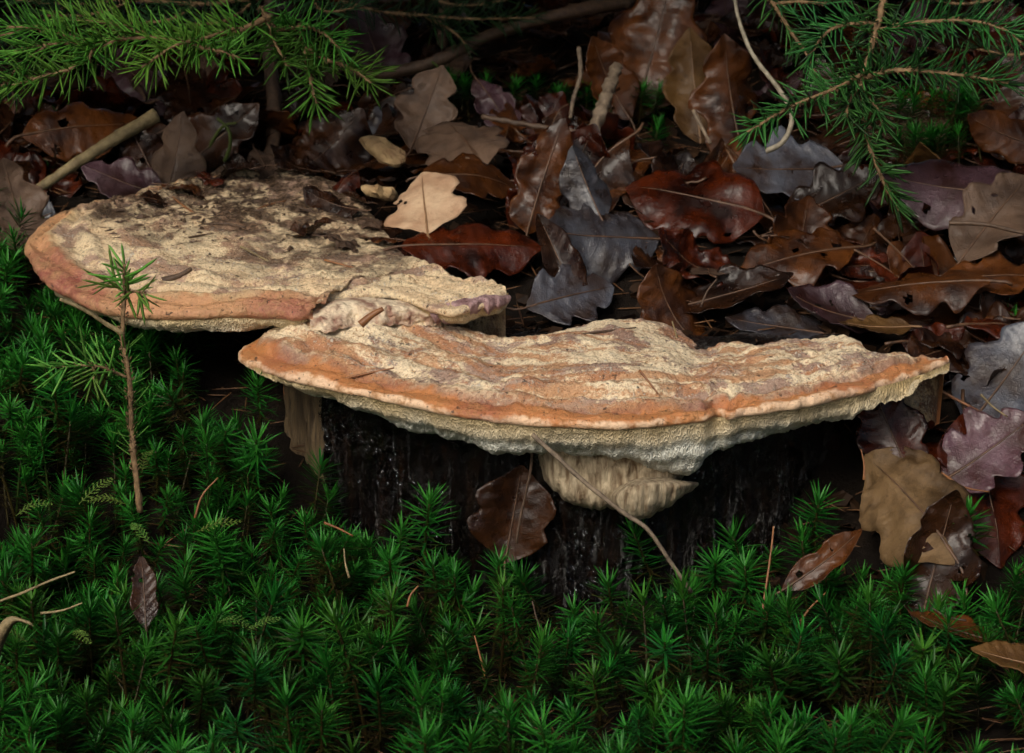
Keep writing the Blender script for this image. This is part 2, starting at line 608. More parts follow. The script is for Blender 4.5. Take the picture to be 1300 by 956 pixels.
M_STEM_GREY = mat_simple('greyish_dead_stem', (.12, .10, .065), (.36, .32, .24), 3, .6, .5, .05)
M_DEADNEEDLE = mat_simple('dead_needle', (.14, .05, .018), (.28, .12, .04), 4, .5, .4, .03)
M_SHED = mat_simple('shed_needles', (.035, .013, .005), (.15, .07, .025), .7, .55, .3, .03)
M_DARKTWIG = mat_simple('dark_twig', (.035, .018, .01), (.10, .06, .035), 4, .6, .6, .05)
M_CHIP = mat_simple('pale_chip', (.06, .05, .03), (.36, .33, .26), 3.5, .6, .6, .1)
M_WATER, _nt, _bs = new_mat('water')
_bs.inputs['Base Color'].default_value = (.9, .95, 1, 1)
_bs.inputs['Roughness'].default_value = .02
_bs.inputs['IOR'].default_value = 1.33
_bs.inputs['Transmission Weight'].default_value = 1.0
M_CRUSTBIT = mat_simple('crust_fragment', (.20, .11, .05), (.50, .35, .17), 1.6, .7, .8, .15)
M_BARE = mat_simple('bare_wood', (.03, .018, .009), (.22, .15, .075), 2.2, .6, .9, .15, (2, 2, .2))
M_CRUMB = mat_simple('litter_crumb', (.006, .0035, .0025), (.035, .018, .009), .9, .6, .5, .05)

M_CRUMB.node_tree.nodes['Principled BSDF'].inputs['Specular IOR Level'].default_value = .08

# ------------------------------------------------------------------ ground
def axis(lo, hi, step, far):
    a = [lo - far, lo - far * .4, lo - far * .15, lo - far * .05]
    q = lo
    while q <= hi:
        a.append(q)
        q += step
    return a + [hi + far * .05, hi + far * .15, hi + far * .4, hi + far]


gx, gy = axis(-40, 40, .8, 600), axis(-45, 90, .8, 900)
gv = [(x, y, ground(x, y)) for y in gy for x in gx]
nx = len(gx)
gf = [(j * nx + i, j * nx + i + 1, (j + 1) * nx + i + 1, (j + 1) * nx + i) for j in range(len(gy) - 1) for i in range(nx - 1)]
obj('forest_floor', mesh('forest_floor', gv, gf, M_SOIL), None, 'dark damp woodland soil under the moss and fallen leaves', 'ground', kind='structure')

# ------------------------------------------------------------------ stump
SX, SY, SR = 1.9, 1.2, 11.0


def stump_r(th, z):
    q = Vector((math.cos(th), math.sin(th), 0))
    r = SR
    r += .9 * noise.noise((q.x * 1.3, q.y * 1.3, 5)) + .45 * noise.noise((q.x * 6, q.y * 6, z * .05))
    r += .28 * noise.noise((q.x * 17, q.y * 17, z * .08 + 2)) + .16 * noise.noise((q.x * 38, q.y * 38, z * .35))
    r += .12 * noise.noise((q.x * 22, q.y * 22, z * 1.1)) + .10 * noise.noise((q.x * 60, q.y * 60, z * .7)) + .07 * noise.noise((q.x * 70, q.y * 70, z * 3.0))
    r += .7 * max(0, (1.5 - z) / 4.0) ** 2
    return r


def stump_mesh():
    nth, nz = 860, 170
    vs, fs = [], []
    for j in range(nz + 1):
        z = -3.5 + 10.3 * j / nz
        for i in range(nth):
            th = 2 * math.pi * i / nth
            r = stump_r(th, z)
            vs.append((SX + r * math.cos(th) * 1.02, SY + r * math.sin(th), z + (.5 * noise.noise((math.cos(th) * 9, math.sin(th) * 9, 1)) if j == nz else 0)))
    for j in range(nz):
        for i in range(nth):
            i2 = (i + 1) % nth
            fs.append((j * nth + i, j * nth + i2, (j + 1) * nth + i2, (j + 1) * nth + i))
    b = len(vs)
    for q in range(1, 12):
        s = 1 - q / 12
        for i in range(nth):
            th = 2 * math.pi * i / nth
            r = SR * s
            vs.append((SX + r * math.cos(th), SY + r * math.sin(th), 6.9 + .5 * noise.noise((r * math.cos(th) * .6, r * math.sin(th) * .6, 4))))
    rows = [nz * nth] + [b + k * nth for k in range(11)]
    for a, c in zip(rows, rows[1:]):
        for i in range(nth):
            i2 = (i + 1) % nth
            fs.append((a + i, a + i2, c + i2, c + i))
    return mesh('stump_wood', vs, fs, M_WOOD)


stump = empty('tree_stump', (SX, SY, -3), 'black wet rotten tree stump carrying both bracket fungi', 'stump')


def sub(name, me, parent, kind=None, label=None):
    """A part given in world coordinates under an Empty."""
    o = obj(name, me, parent, label, None, None, kind)
    o.matrix_parent_inverse = parent.matrix_basis.inverted() if parent.parent is None else (parent.parent.matrix_basis @ parent.matrix_basis).inverted()
    return o


sub('wood', stump_mesh(), stump)


def slab(th0, th1, z0, z1, off, thick, mat, seed, rag=.4):
    """A loose slab of bark or a splinter standing on the stump's flank."""
    nt_, nz_ = 18, 26
    vs, fs = [], []
    for side in (0, 1):
        for j in range(nz_ + 1):
            t = j / nz_
            for i in range(nt_ + 1):
                s = i / nt_
                th = th0 + (th1 - th0) * s + .02 * noise.noise((t * 4, seed, s))
                top = z1 + rag * noise.noise((s * 5, seed, 1.0)) - rag * 1.5 * (2 * s - 1) ** 2
                z = z0 + (top - z0) * t
                r = stump_r(th, z) + off + (thick * (1 - (2 * s - 1) ** 4) if side else -.25) + (.1 * noise.noise((th * 40, z * .25, seed)) if side else 0)
                vs.append((SX + r * math.cos(th), SY + r * math.sin(th), z))
    n = (nt_ + 1) * (nz_ + 1)
    g = lambda s_, j, i: s_ * n + j * (nt_ + 1) + i
    for j in range(nz_):
        for i in range(nt_):
            fs.append((g(1, j, i), g(1, j, i + 1), g(1, j + 1, i + 1), g(1, j + 1, i)))
            fs.append((g(0, j, i + 1), g(0, j, i), g(0, j + 1, i), g(0, j + 1, i + 1)))
    for j in range(nz_):
        fs.append((g(0, j, 0), g(1, j, 0), g(1, j + 1, 0), g(0, j + 1, 0)))
        fs.append((g(1, j, nt_), g(0, j, nt_), g(0, j + 1, nt_), g(1, j + 1, nt_)))
    for i in range(nt_):
        fs.append((g(1, nz_, i), g(1, nz_, i + 1), g(0, nz_, i + 1), g(0, nz_, i)))
        fs.append((g(0, 0, i), g(0, 0, i + 1), g(1, 0, i + 1), g(1, 0, i)))
    return mesh('slab', vs, fs, mat)


sub('bare_wood_splinter', slab(R(200), R(217), -3, 6.2, .12, .22, M_BARE, 1.0), stump, label='tan bare wood at the flank of the stump')
for a, b, z, s in ((222, 231, 4.6, 2), (236, 243, 3.5, 3), (247, 256, 5.2, 4), (287, 296, 3.4, 5), (300, 307, 4.3, 6), (312, 322, 2.6, 7), (326, 337, 3.6, 8), (262, 270, 2.2, 9)):
    sub('bark_slab', slab(R(a), R(b), -3, z, .02, .18, M_WOOD, s * 1.7), stump)

# beads of water on the wet wood
mb = MB()
r = random.Random(12)
for i in range(4200):
    th = R(r.uniform(196, 350))
    z = r.uniform(-1, 6.2)
    if noise.noise((th * 6, z * .9, 4.4)) < -.08:
        continue
    rr = stump_r(th, z) + .05
    c = Vector((SX + rr * 1.02 * math.cos(th), SY + rr * math.sin(th), z))
    q = r.uniform(.02, .06)
    el = r.uniform(.8, 1.8)
    vs = [c + Vector((0, 0, q * el)), c - Vector((0, 0, q * el))]
    for k in range(3):
        ph = R(-45 + 45 * k)
        for a in range(6):
            vs.append(c + Vector((q * math.cos(ph) * math.cos(a * 1.0472), q * math.cos(ph) * math.sin(a * 1.0472), q * el * math.sin(ph))))
    fs = []
    for a in range(6):
        b = (a + 1) % 6
        fs += [(1, 2 + b, 2 + a), (0, 14 + a, 14 + b)]
        for k in range(2):
            fs.append((2 + k * 6 + a, 2 + k * 6 + b, 8 + k * 6 + b, 8 + k * 6 + a))
    mb.add(vs, fs)
sub('water_beads', mb.mesh('water_beads', M_WATER), stump, kind='stuff')

# ------------------------------------------------------------------ bracket fungi
def resample_pair(rim, back, n):
    return crom(rim, n), crom(back, n)


def cap_mesh(name, rim, back, lip, mat, n=460, m=110, zfun=None, soilfun=None, seed=0.0, rough=1.0, rise=1.25, amp=1.0, dome=0.0, worn=None):
    Rm, B = resample_pair(rim, back, n)
    vs, fs, ad, asoil = [], [], [], []
    nl = 16
    for i in range(n):
        r0, b0 = Rm[i], B[i]
        # in-plan inward direction: normal of the rim curve
        tg = (Rm[min(i + 2, n - 1)] - Rm[max(i - 2, 0)])
        inw = Vector((-tg.y, tg.x, 0))
        if inw.length < 1e-6:
            inw = Vector((0, 1, 0))
        inw.normalize()
        if inw.dot(b0 - r0) < 0:
            inw = -inw
        q = (b0 - r0)
        span = max(.05, Vector((q.x, q.y, 0)).length)
        wn_ = worn(i / (n - 1)) if worn else 0.0       # 1 where the living margin is worn away
        lp = lip * (1 - .45 * wn_) * min(1.0, span / (lip * 5)) * (1 + .25 * noise.noise((r0.x * .5, r0.y * .5, seed)))
        wav = .13 * noise.noise((r0.x * .55, r0.y * .55, seed + 3)) + .10 * noise.noise((r0.x * 1.8, r0.y * 1.8, seed))
        r0 = r0 - inw * wav
        for k in range(nl):
            ph = R(-85 + 165 * k / (nl - 1))
            d = lp * (1 - math.cos(ph))
            p = r0 + inw * d + Vector((0, 0, lp * math.sin(ph)))
            nz_ = noise.noise((p.x * 2.2, p.y * 2.2, p.z * 2.2 + seed)) * .05 + noise.noise((p.x * 6, p.y * 6, p.z * 6)) * .018
            p = p - inw * nz_ + Vector((0, 0, nz_ * .5))
            vs.append(p)
            ad.append(max(0, d + lp * R(85 + math.degrees(ph)) * .35 - lp * .4) + 4.0 * wn_)
            asoil.append(0.0)
        st = r0 + inw * lp * (1 - math.cos(R(80))) + Vector((0, 0, lp * math.sin(R(80))))
        for k in range(1, m + 1):
            s = k / m
            s2 = s ** 1.15
            p = st.lerp(b0, s2)
            d = lp + (Vector((p.x, p.y, 0)) - Vector((r0.x, r0.y, 0))).length
            zz = st.z + (b0.z - st.z) * (s2 ** rise)
            fade = min(1.0, d / .9) * min(1.0, span / 3)
            # growth furrows parallel to the margin
            for c, w_, h_ in ((.95, .20, -.15), (1.35, .28, .14), (2.0, .22, -.13), (2.6, .3, .14), (3.3, .25, -.12), (4.3, .4, .14), (5.4, .3, -.12)):
                cc = c + .35 * noise.noise((p.x * .35, p.y * .35, seed + c))
                zz += amp * h_ * math.exp(-((d - cc) / w_) ** 2) * min(1, span / 4)
            zz += dome * (1 - math.exp(-max(0, d - lp) / 1.2)) * min(1, span / 5) * min(1, (1 - s) * 1.6) * (1 - wn_)
            zz += amp * fade * (.32 * noise.noise((p.x * .28, p.y * .4, seed + 1)))
            zz += rough * fade * (.20 * noise.noise((p.x * .8, p.y * 1.1, seed)) + .13 * abs(noise.noise((p.x * 2.2, p.y * 2.4, seed + 5))) + .035 * noise.noise((p.x * 6, p.y * 6, seed + 9))
                                  + .02 * noise.noise((p.x * 13, p.y * 13, seed + 2)))
            if zfun:
                zz += zfun(p.x, p.y, s, i / (n - 1))
            vs.append(Vector((p.x, p.y, zz)))
            ad.append(d + 4.0 * wn_)
            asoil.append(soilfun(p.x, p.y, s, i / (n - 1)) if soilfun else 0.0)
        # back edge turns down
        pb = vs[-1]
        for k in range(1, 7):
            vs.append(Vector((pb.x, pb.y + .12 * k, pb.z - .16 * k * k / 2)) + Vector((0, .2 * noise.noise((pb.x * 2, k * .5, seed)), 0)))
            ad.append(ad[-1])
            asoil.append(asoil[-1])
    w = nl + m + 6
    for i in range(n - 1):
        for k in range(w - 1):
            fs.append((i * w + k, (i + 1) * w + k, (i + 1) * w + k + 1, i * w + k + 1))
    return mesh(name, vs, fs, mat, True, {'cuv': [(0.042 * (q // w), a_, b_) for q, (a_, b_) in enumerate(zip(ad, asoil))]}), Rm


def pore_mesh(name, Rm, low, inner, lip, mat, m=56, seed=0.0):
    """Pore layer: from under the lip down over the bulging tube layer and back in to the stump."""
    n = len(Rm)
    Q, I = crom(low, n), crom(inner, n)
    vs, fs, ad = [], [], []
    for i in range(n):
        r0 = Rm[i].copy()
        q0, i0 = Q[i], I[i]
        h = q0 - r0
        hl = Vector((h.x, h.y, 0))
        inw = hl.normalized() if hl.length > 1e-5 else Vector((0, 1, 0))
        wav = .13 * noise.noise((r0.x * .55, r0.y * .55, seed + 3)) + .10 * noise.noise((r0.x * 1.8, r0.y * 1.8, seed))
        r0 = r0 + inw * (lip * .75 - wav * .8) + Vector((0, 0, -lip * .55))
        q0 = q0 + Vector((0, 0, .25 * noise.noise((q0.x * .9, 2.0, seed)) + .14 * noise.noise((q0.x * 2.6, 4.0, seed))))
        ctrl = Vector((r0.x + h.x * .22, r0.y + h.y * .22, q0.z * .80 + r0.z * .20))
        dist = 0.0
        prev = r0
        for k in range(m + 1):
            s = k / m
            if s < .62:
                t = s / .62
                p = r0 * (1 - t) ** 2 + ctrl * 2 * t * (1 - t) + q0 * t * t
                if k == 0:
                    p = p + Vector((0, 0, lip * .5))
            else:
                t = (s - .62) / .38
                p = q0.lerp(i0, t)
            f = min(1, t * 3) if s < .62 else 1.0
            dz = noise.noise((p.x * 7.5, p.y * 1.6, p.z * 1.8 + seed)) * .075 + noise.noise((p.x * 3.2, p.y * 1.2, p.z * 1.6 + seed)) * .06
            # little shelves where the tubes end in steps
            dz += .05 * math.sin(p.z * 9 + 3 * noise.noise((p.x * .7, seed, 1)))
            p2 = p - inw * dz * f + Vector((0, 0, -abs(noise.noise((p.x * 9, p.y * 3, seed))) * .10 * f))
            vs.append(p2)
            dist += (p - prev).length
            prev = p
            ad.append(dist)
    w = m + 1
    for i in range(n - 1):
        for k in range(w - 1):
            fs.append((i * w + k, i * w + k + 1, (i + 1) * w + k + 1, (i + 1) * w + k))
    return mesh(name, vs, fs, mat, True, {'down': ad})


# --- front bracket
FP = (7.1, .03, -13.5)
f_rim_px = [(352, 434), (325, 440), (304, 452), (310, 463), (335, 474), (380, 487), (430, 499), (480, 509), (520, 517), (560, 527), (600, 533), (650, 538), (700, 542), (750, 545), (800, 544), (850, 540), (893, 535), (911, 529), (925, 533),
            (950, 528), (1000, 521), (1050, 511), (1100, 499), (1150, 484), (1185, 472), (1206, 463)]
f_rim = [P(x, y - 4, plane=FP) for x, y in f_rim_px]
f_back_px = [(352, 430, -4.5), (380, 412, -3.6), (430, 395, -2.6), (480, 388, -2.2), (530, 402, -2.6), (570, 417, -3.2), (610, 428, -3.4), (660, 430, -3.2), (700, 424, -3), (745, 412, -2.6), (790, 404, -2.2), (840, 408, -2), (872, 424, -2.2), (893, 442, -2.8),
             (940, 438, -2.8), (1000, 434, -2.8), (1045, 432, -2.6), (1085, 437, -2.8), (1105, 447, -3.4), (1150, 450, -4), (1185, 454, -4.8), (1206, 461, -5.6)]
f_back = [P(x, y, Y=Y) for x, y, Y in f_back_px]
f_back[-1] = f_rim[-1] + Vector((-.1, .1, .2))
f_back[0] = f_rim[0] + Vector((.1, .1, .2))
front = empty('bracket_fungus', (2, -6, 6), 'large front bracket fungus with orange rim and cream crusty top', 'fungus', 'bracket fungi on the stump')
me, Rm = cap_mesh('front_cap', f_rim, f_back, .17, M_CAP_F, 640, 120, seed=1.3, rise=.9, dome=.3)
sub('cap', me, front)
f_low_px = [(352, 446), (322, 458), (316, 468), (345, 483), (400, 500), (450, 515), (500, 532), (550, 551), (600, 566), (640, 574), (680, 576), (720, 572), (770, 581), (820, 590), (862, 597), (886, 590), (902, 576), (925, 566), (960, 556),
            (1000, 549), (1050, 536), (1100, 521), (1150, 501), (1182, 482), (1205, 467)]
f_low = []
for x, y in f_low_px:
    e = min(1.0, (x - 290) / 260.0, (1215 - x) / 220.0)
    r = P(x, y, plane=FP)
    f_low.append(P(x, y, Y=max(P(x, y - 30 * e, plane=FP).y + 2.2 * e, -11.3)))
f_inner = []
for p in f_low:
    e = max(.05, min(1.0, (p.x + 10.2) / 5.0, (15.2 - p.x) / 5.0))
    f_inner.append(Vector((p.x + (1.9 - p.x) * .07 * (2 - e), min(max(p.y + 3.5 * e, -9.0), -2.6) if e > .5 else p.y + 1.5 * e, p.z + .15)))
sub('pore_layer', pore_mesh('front_pores', Rm, f_low, f_inner, .17, M_PORE, 60, 1.3), front)


# lower tier grown down the stump face under the front bracket
def tier_mesh(name, top, mid, bot, inn, mat, seed, n=150, m=50, amp=.16, ribs=True):
    A, Bc, C, D = crom(top, n), crom(mid, n), crom(bot, n), crom(inn, n)
    vs, fs = [], []
    for i in range(n):
        for k in range(m + 1):
            t = k / m * 3
            j = min(2, int(t))
            f = t - j
            row = (A[i], Bc[i], C[i], D[i])
            a, b = row[j], row[j + 1]
            pv = row[max(0, j - 1)]
            nx_ = row[min(3, j + 2)]
            p = 0.5 * ((2 * a) + (b - pv) * f + (2 * pv - 5 * a + 4 * b - nx_) * f * f + (3 * a - pv - 3 * b + nx_) * f ** 3)
            d = amp * noise.noise((p.x * 2.6, seed, p.z * .5)) + .05 * noise.noise((p.x * 15, seed, p.z * 1.2)) + .09 * noise.noise((p.x * 8, seed, p.z * .9)) + .06 * noise.noise((p.x * 3, p.y * 3, p.z * 4))
            if not ribs:
                d = amp * noise.noise((p.x * 1.1 + seed, p.y * 1.1, p.z * 1.4)) + amp * .6 * noise.noise((p.x * 2.6, p.y * 2.6 + seed, p.z * 3.0)) + .06 * noise.noise((p.x * 7, p.y * 7, p.z * 7))
            vs.append(p + Vector((0, d, .15 * noise.noise((p.x * 4, seed, 3)) if k > m * .5 else 0)))
    w = m + 1
    for i in range(n - 1):
        for k in range(m):
            fs.append((i * w + k, i * w + k + 1, (i + 1) * w + k + 1, (i + 1) * w + k))
    return mesh(name, vs, fs, mat)


c3 = lambda lst: [P(x, y, Y=Y) for x, y, Y in lst]
tier_up = tier_mesh('tier_upper',
                    c3([(664, 556, -9.2), (696, 552, -11.2), (760, 556, -11.9), (824, 566, -11.8), (872, 572, -11.2), (894, 570, -9.4)]),
                    c3([(674, 588, -9.2), (702, 594, -11.0), (760, 600, -11.4), (824, 598, -11.4), (866, 594, -10.9), (884, 585, -9.4)]),
                    c3([(690, 612, -9.4), (712, 628, -10.9), (745, 640, -11.4), (790, 640, -11.3), (840, 622, -11.0), (868, 604, -9.4)]),
                    c3([(700, 622, -8.6), (722, 638, -9.0), (750, 646, -9.2), (790, 645, -9.2), (836, 628, -9.0), (860, 610, -8.6)]), M_TIER, 2.0)
sub('lower_tier', tier_up, front, label='pale tan ribbed tier grown down the stump face')
tier_lo = tier_mesh('tier_ledge',
                    c3([(768, 628, -9.6), (782, 617, -11.0), (810, 607, -11.4), (840, 606, -11.3), (868, 610, -11.0), (886, 612, -10.2)]),
                    c3([(767, 634, -9.6), (780, 629, -12.2), (808, 618, -12.9), (842, 615, -12.6), (868, 616, -11.9), (887, 615, -10.3)]),
                    c3([(774, 642, -9.6), (786, 650, -12.0), (806, 657, -12.5), (834, 648, -12.2), (862, 632, -11.5), (885, 618, -10.1)]),
                    c3([(780, 644, -8.8), (790, 652, -9.6), (808, 658, -9.8), (834, 650, -9.6), (858, 634, -9.4), (876, 622, -9.0)]), M_TIER, 8.0, 120, 40, .10)
sub('ledge', tier_lo, front, label='small wedge shaped ledge at the foot of the fungus')

M_SADDLE = mat_simple('saddle_crust', (.30, .16, .11), (.80, .66, .47), 1.5, .7, .9, .2, lo=.36, hi=.56)
saddle = tier_mesh('saddle', c3([(396, 386, -3.6), (430, 379, -3.4), (470, 377, -3.2), (520, 382, -3.2), (556, 394, -3.2)]),
                   c3([(394, 398, -4.5), (430, 389, -4.5), (470, 387, -4.3), (520, 392, -4.0), (558, 402, -3.8)]),
                   c3([(394, 412, -5.0), (430, 406, -4.9), (470, 402, -4.6), (522, 406, -4.2), (560, 409, -3.9)]),
                   c3([(394, 424, -5.4), (430, 418, -5.2), (470, 414, -4.8), (522, 414, -4.2), (560, 415, -3.8)]), M_SADDLE, 12.0, 170, 60, .40, False)
sub('saddle', saddle, front, label='lumpy cream and pinkish ridge joining the two brackets')

# --- rear bracket
LP = (8.75, .14, -6.0)
l_rim_px = [(300, 232), (250, 244), (190, 262), (130, 271), (80, 283), (48, 298), (33, 319), (42, 345), (62, 365), (88, 381), (122, 395), (165, 402), (205, 405), (250, 405), (300, 402), (345, 402), (375, 406), (394, 402), (404, 388),
            (430, 384), (470, 381), (510, 384), (545, 397), (575, 404), (610, 394), (632, 386), (645, 378)]
l_rim = [P(x, y - 5, plane=LP) for x, y in l_rim_px]
l_back_px = [(305, 226, 12.0), (325, 212, 12.5), (360, 210, 12.5), (400, 218, 12), (430, 232, 11), (455, 250, 9.5), (475, 275, 7.5), (490, 300, 5), (510, 322, 2.5), (545, 338, .5), (590, 350, -1), (625, 357, -1.8), (642, 366, -2.6)]
l_back = c3(l_back_px)
l_back[-1] = l_rim[-1] + Vector((-.1, .15, .25))
rear = empty('bracket_fungus', (-9, 2, 6), 'rear bracket fungus with broad salmon rim behind the spruce seedling', 'fungus', 'bracket fungi on the stump')


def soil_l(x, y, s, t):
    px, py = to_px((x, y, 10))
    a = sstep((318 - py + 18 * noise.noise((x * .5, y * .5, 2.2))) / 42.0)
    a = max(a, .75 * sstep((px - 230) / 140) * sstep((352 - py) / 40) * sstep((560 - px) / 60))
    return min(1, a)


me, Rm = cap_mesh('rear_cap', l_rim, l_back, .27, M_CAP_L, 560, 130, soilfun=soil_l, seed=6.1, rise=1.0, amp=.8, dome=.2, worn=lambda t: sstep((t - .73) / .06))
sub('cap', me, rear)
l_low_px = [(300, 245), (250, 258), (190, 275), (130, 285), (85, 297), (58, 312), (46, 325), (54, 348), (75, 368), (105, 388), (140, 402), (180, 413), (215, 419), (255, 421), (300, 419), (340, 416), (372, 412), (394, 408), (408, 396), (440, 392), (480, 390), (520, 394), (550, 404),
            (580, 410), (612, 400), (634, 392), (646, 384)]
l_low = []
for i, (x, y) in enumerate(l_low_px):
    pr = P(x, y - 10, plane=LP)
    l_low.append(P(x, y, Y=pr.y + (1.2 if y > 340 else .3)))
cx_, cy_ = -4.0, 3.5
l_inner = [Vector((p.x + (cx_ - p.x) * .45, p.y + (cy_ - p.y) * .45, p.z - .6)) for p in l_low]
sub('pore_layer', pore_mesh('rear_pores', Rm, l_low, l_inner, .27, M_PORE, 40, 6.1), rear)
# torn pink end of the rear bracket
torn = tier_mesh('torn_edge', c3([(540, 392, -3.9), (570, 384, -4.0), (600, 378, -4.1), (625, 374, -3.7), (647, 375, -3.0)]),
                 c3([(545, 398, -4.3), (570, 393, -4.25), (602, 387, -4.45), (628, 380, -3.9), (649, 378, -3.1)]),
                 c3([(552, 407, -4.1), (577, 409, -4.3), (600, 400, -4.2), (626, 392, -3.95), (648, 383, -3.1)]),
                 c3([(556, 410, -3), (578, 412, -3), (604, 403, -3), (628, 394, -3), (644, 385, -2.8)]), M_PINK, 5.0, 140, 40, .42)
sub('torn_edge', torn, rear, label='torn pinkish white flesh at the broken end')

# ------------------------------------------------------------------ oak leaves
def leaf_shape(seed, Lg, W, lobes=4, depth=.45, kl=.0, kx=.0, wav=.2, twist=0.0, tip=.62, res=(72, 16)):
    """Returns deform(x,y) and the blade/stalk meshes of one lobed oak leaf (base at the origin, along +Y)."""
    r = random.Random(seed)
    phs = (r.uniform(-.2, .2), r.uniform(-.2, .2))
    nv, nu = res

    def halfw(v, sd):
        env = (math.sin(math.pi * min(1, max(0, v)) ** (1.0 / (tip * 1.9)))) ** .75
        vv = v + .07 * noise.noise((v * 3.1, seed + sd * 5, 1.7))
        lob = 1 - (.5 + .5 * math.cos(2 * math.pi * (vv * lobes + phs[sd]))) ** 2.0
        lob *= 1 + .3 * noise.noise((v * 4, seed * 1.3, sd * 7 + .5))
        lob += .09 * noise.noise((v * 26, seed, sd * 3 + .5)) + .05 * noise.noise((v * 60, seed, sd * 3 + .5))
        return W * .5 * env * (1 - depth * .8 + depth * .8 * lob) + .03

    kl_ = kl if abs(kl) > 1e-4 else 1e-4
    kx_ = kx if abs(kx) > 1e-4 else 1e-4

    def deform(x, y, lift=0.0):
        n1 = noise.noise((x * .45 + seed, y * .45, seed * .37)) * wav * 1.4 + noise.noise((x * 1.1, y * 1.1 + seed, 3.3)) * wav * .5
        edge = min(1, abs(x) / (W * .28))
        n1 += wav * 1.1 * noise.noise((x * .22 - seed, y * .22, 8.8)) * (1 + abs(x) / W)
        lat = -.035 * abs(math.sin((y / Lg * 7 - abs(x) / (W * .5) * 1.3) * math.pi)) * edge
        n1 += wav * .28 * noise.noise((x * 2.6 + seed, y * 2.6, 1.1))
        z = n1 * (.25 + .75 * edge) + lat + lift
        xx = math.sin(kx_ * x) / kx_
        z += (1 - math.cos(kx_ * x)) / kx_
        a = twist * y / Lg
        xx, z = xx * math.cos(a) - z * math.sin(a), xx * math.sin(a) + z * math.cos(a)
        yc, zc = math.sin(kl_ * y) / kl_, (1 - math.cos(kl_ * y)) / kl_
        return Vector((xx, yc - math.sin(kl_ * y) * z, zc + math.cos(kl_ * y) * z))

    top, luv = [], []
    for j in range(nv + 1):
        v = j / nv
        for i in range(nu + 1):
            u = 2 * i / nu - 1
            w = halfw(v, 0 if u < 0 else 1)
            x = u * w
            y = v * Lg + (abs(u) ** 1.5) * w * .20 * (1 - v) + .05 * noise.noise((u * 3, v * 9, seed)) * abs(u)
            top.append(deform(x, y))
            luv.append((x / (W * .5), y / Lg, r.random()))
    n = len(top)
    wd = nu + 1
    fs = [(j * wd + i, j * wd + i + 1, (j + 1) * wd + i + 1, (j + 1) * wd + i) for j in range(nv) for i in range(nu)]
    holes = [(r.uniform(-.75, .75), r.uniform(.15, .9), r.uniform(.012, .04)) for _ in range(r.choice((0, 0, 1, 2, 3)))]
    keep = []
    for f in fs:
        cu = sum(luv[q][0] for q in f) / 4
        cv = sum(luv[q][1] for q in f) / 4
        if not any(((cu - a) * W * .5 / Lg) ** 2 + (cv - b) ** 2 < c * c * (1 + .5 * noise.noise((cu * 9, cv * 9, seed))) for a, b, c in holes):
            keep.append(f)
    fs = keep
    bot = [p - Vector((0, 0, .035)) for p in top]
    fs2 = [tuple(n + q for q in reversed(f)) for f in fs]
    per = [i for i in range(wd)] + [j * wd + nu for j in range(1, nv + 1)] + [nv * wd + i for i in range(nu - 1, -1, -1)] + [j * wd for j in range(nv - 1, 0, -1)]
    fs3 = [(per[(k + 1) % len(per)], per[k], n + per[k], n + per[(k + 1) % len(per)]) for k in range(len(per))]
    # centre the blade on its own middle
    mid = deform(0, Lg * .5)
    vs = [p - mid for p in top + bot]
    blade = mesh('oak_blade', vs, fs + fs2 + fs3, None, True, {'luv': luv + luv})
    sl = Lg * r.uniform(.12, .22)
    bend = r.uniform(-.5, .5)
    pts = [Vector((bend * q * q / sl, -q, .12 * q * r.uniform(-1, 1))) + deform(0, 0) - mid for q in (sl, sl * .6, sl * .3)]
    pts += [deform(0, Lg * q, .012) - mid for q in (0, .15, .3, .45, .6, .75, .88)]
    mb = MB()
    mb.tube(crom(pts, 22), Lg * .0105 + .015, .012, 6)
    return blade, mb.mesh('leaf_stalk', M_STALK)


def frame_for(px_dir_deg, face, yaw=0.0):
    """Rotation for a leaf: its length along a direction seen in the picture, its face turned from the viewer (0) towards straight up (90)."""
    n = (-FWD) * math.cos(R(face)) + UP * math.sin(R(face))
    n = Matrix.Rotation(R(yaw), 3, UP) @ n
    a = R(px_dir_deg)
    d = RIGHT * math.cos(a) + UP * math.sin(a)
    y = d - n * d.dot(n)
    if y.length < .12:
        y = (FWD - n * FWD.dot(n))
    y.normalize()
    x = y.cross(n)
    return Matrix((x, y, n)).transposed()


def place_leaf(blade, stalk, loc, rot, colour, label, group=None, scale=1.0, name='oak_leaf'):
    o = obj(name, blade, None, label, 'leaf', group)
    if not blade.materials:
        blade.materials.append(LEAF[colour])
    o.material_slots[0].link = 'OBJECT'
    o.material_slots[0].material = LEAF[colour]
    o.matrix_world = Matrix.Translation(loc) @ rot.to_4x4() @ Matrix.Diagonal((scale, scale, scale, 1))
    s = obj('stalk', stalk, o)
    if colour in ('tan', 'ochre'):
        s.material_slots[0].link = 'OBJECT'
        s.material_slots[0].material = M_STALK_PALE
    return o


G_LIT = 'fallen oak leaves behind the fungi'
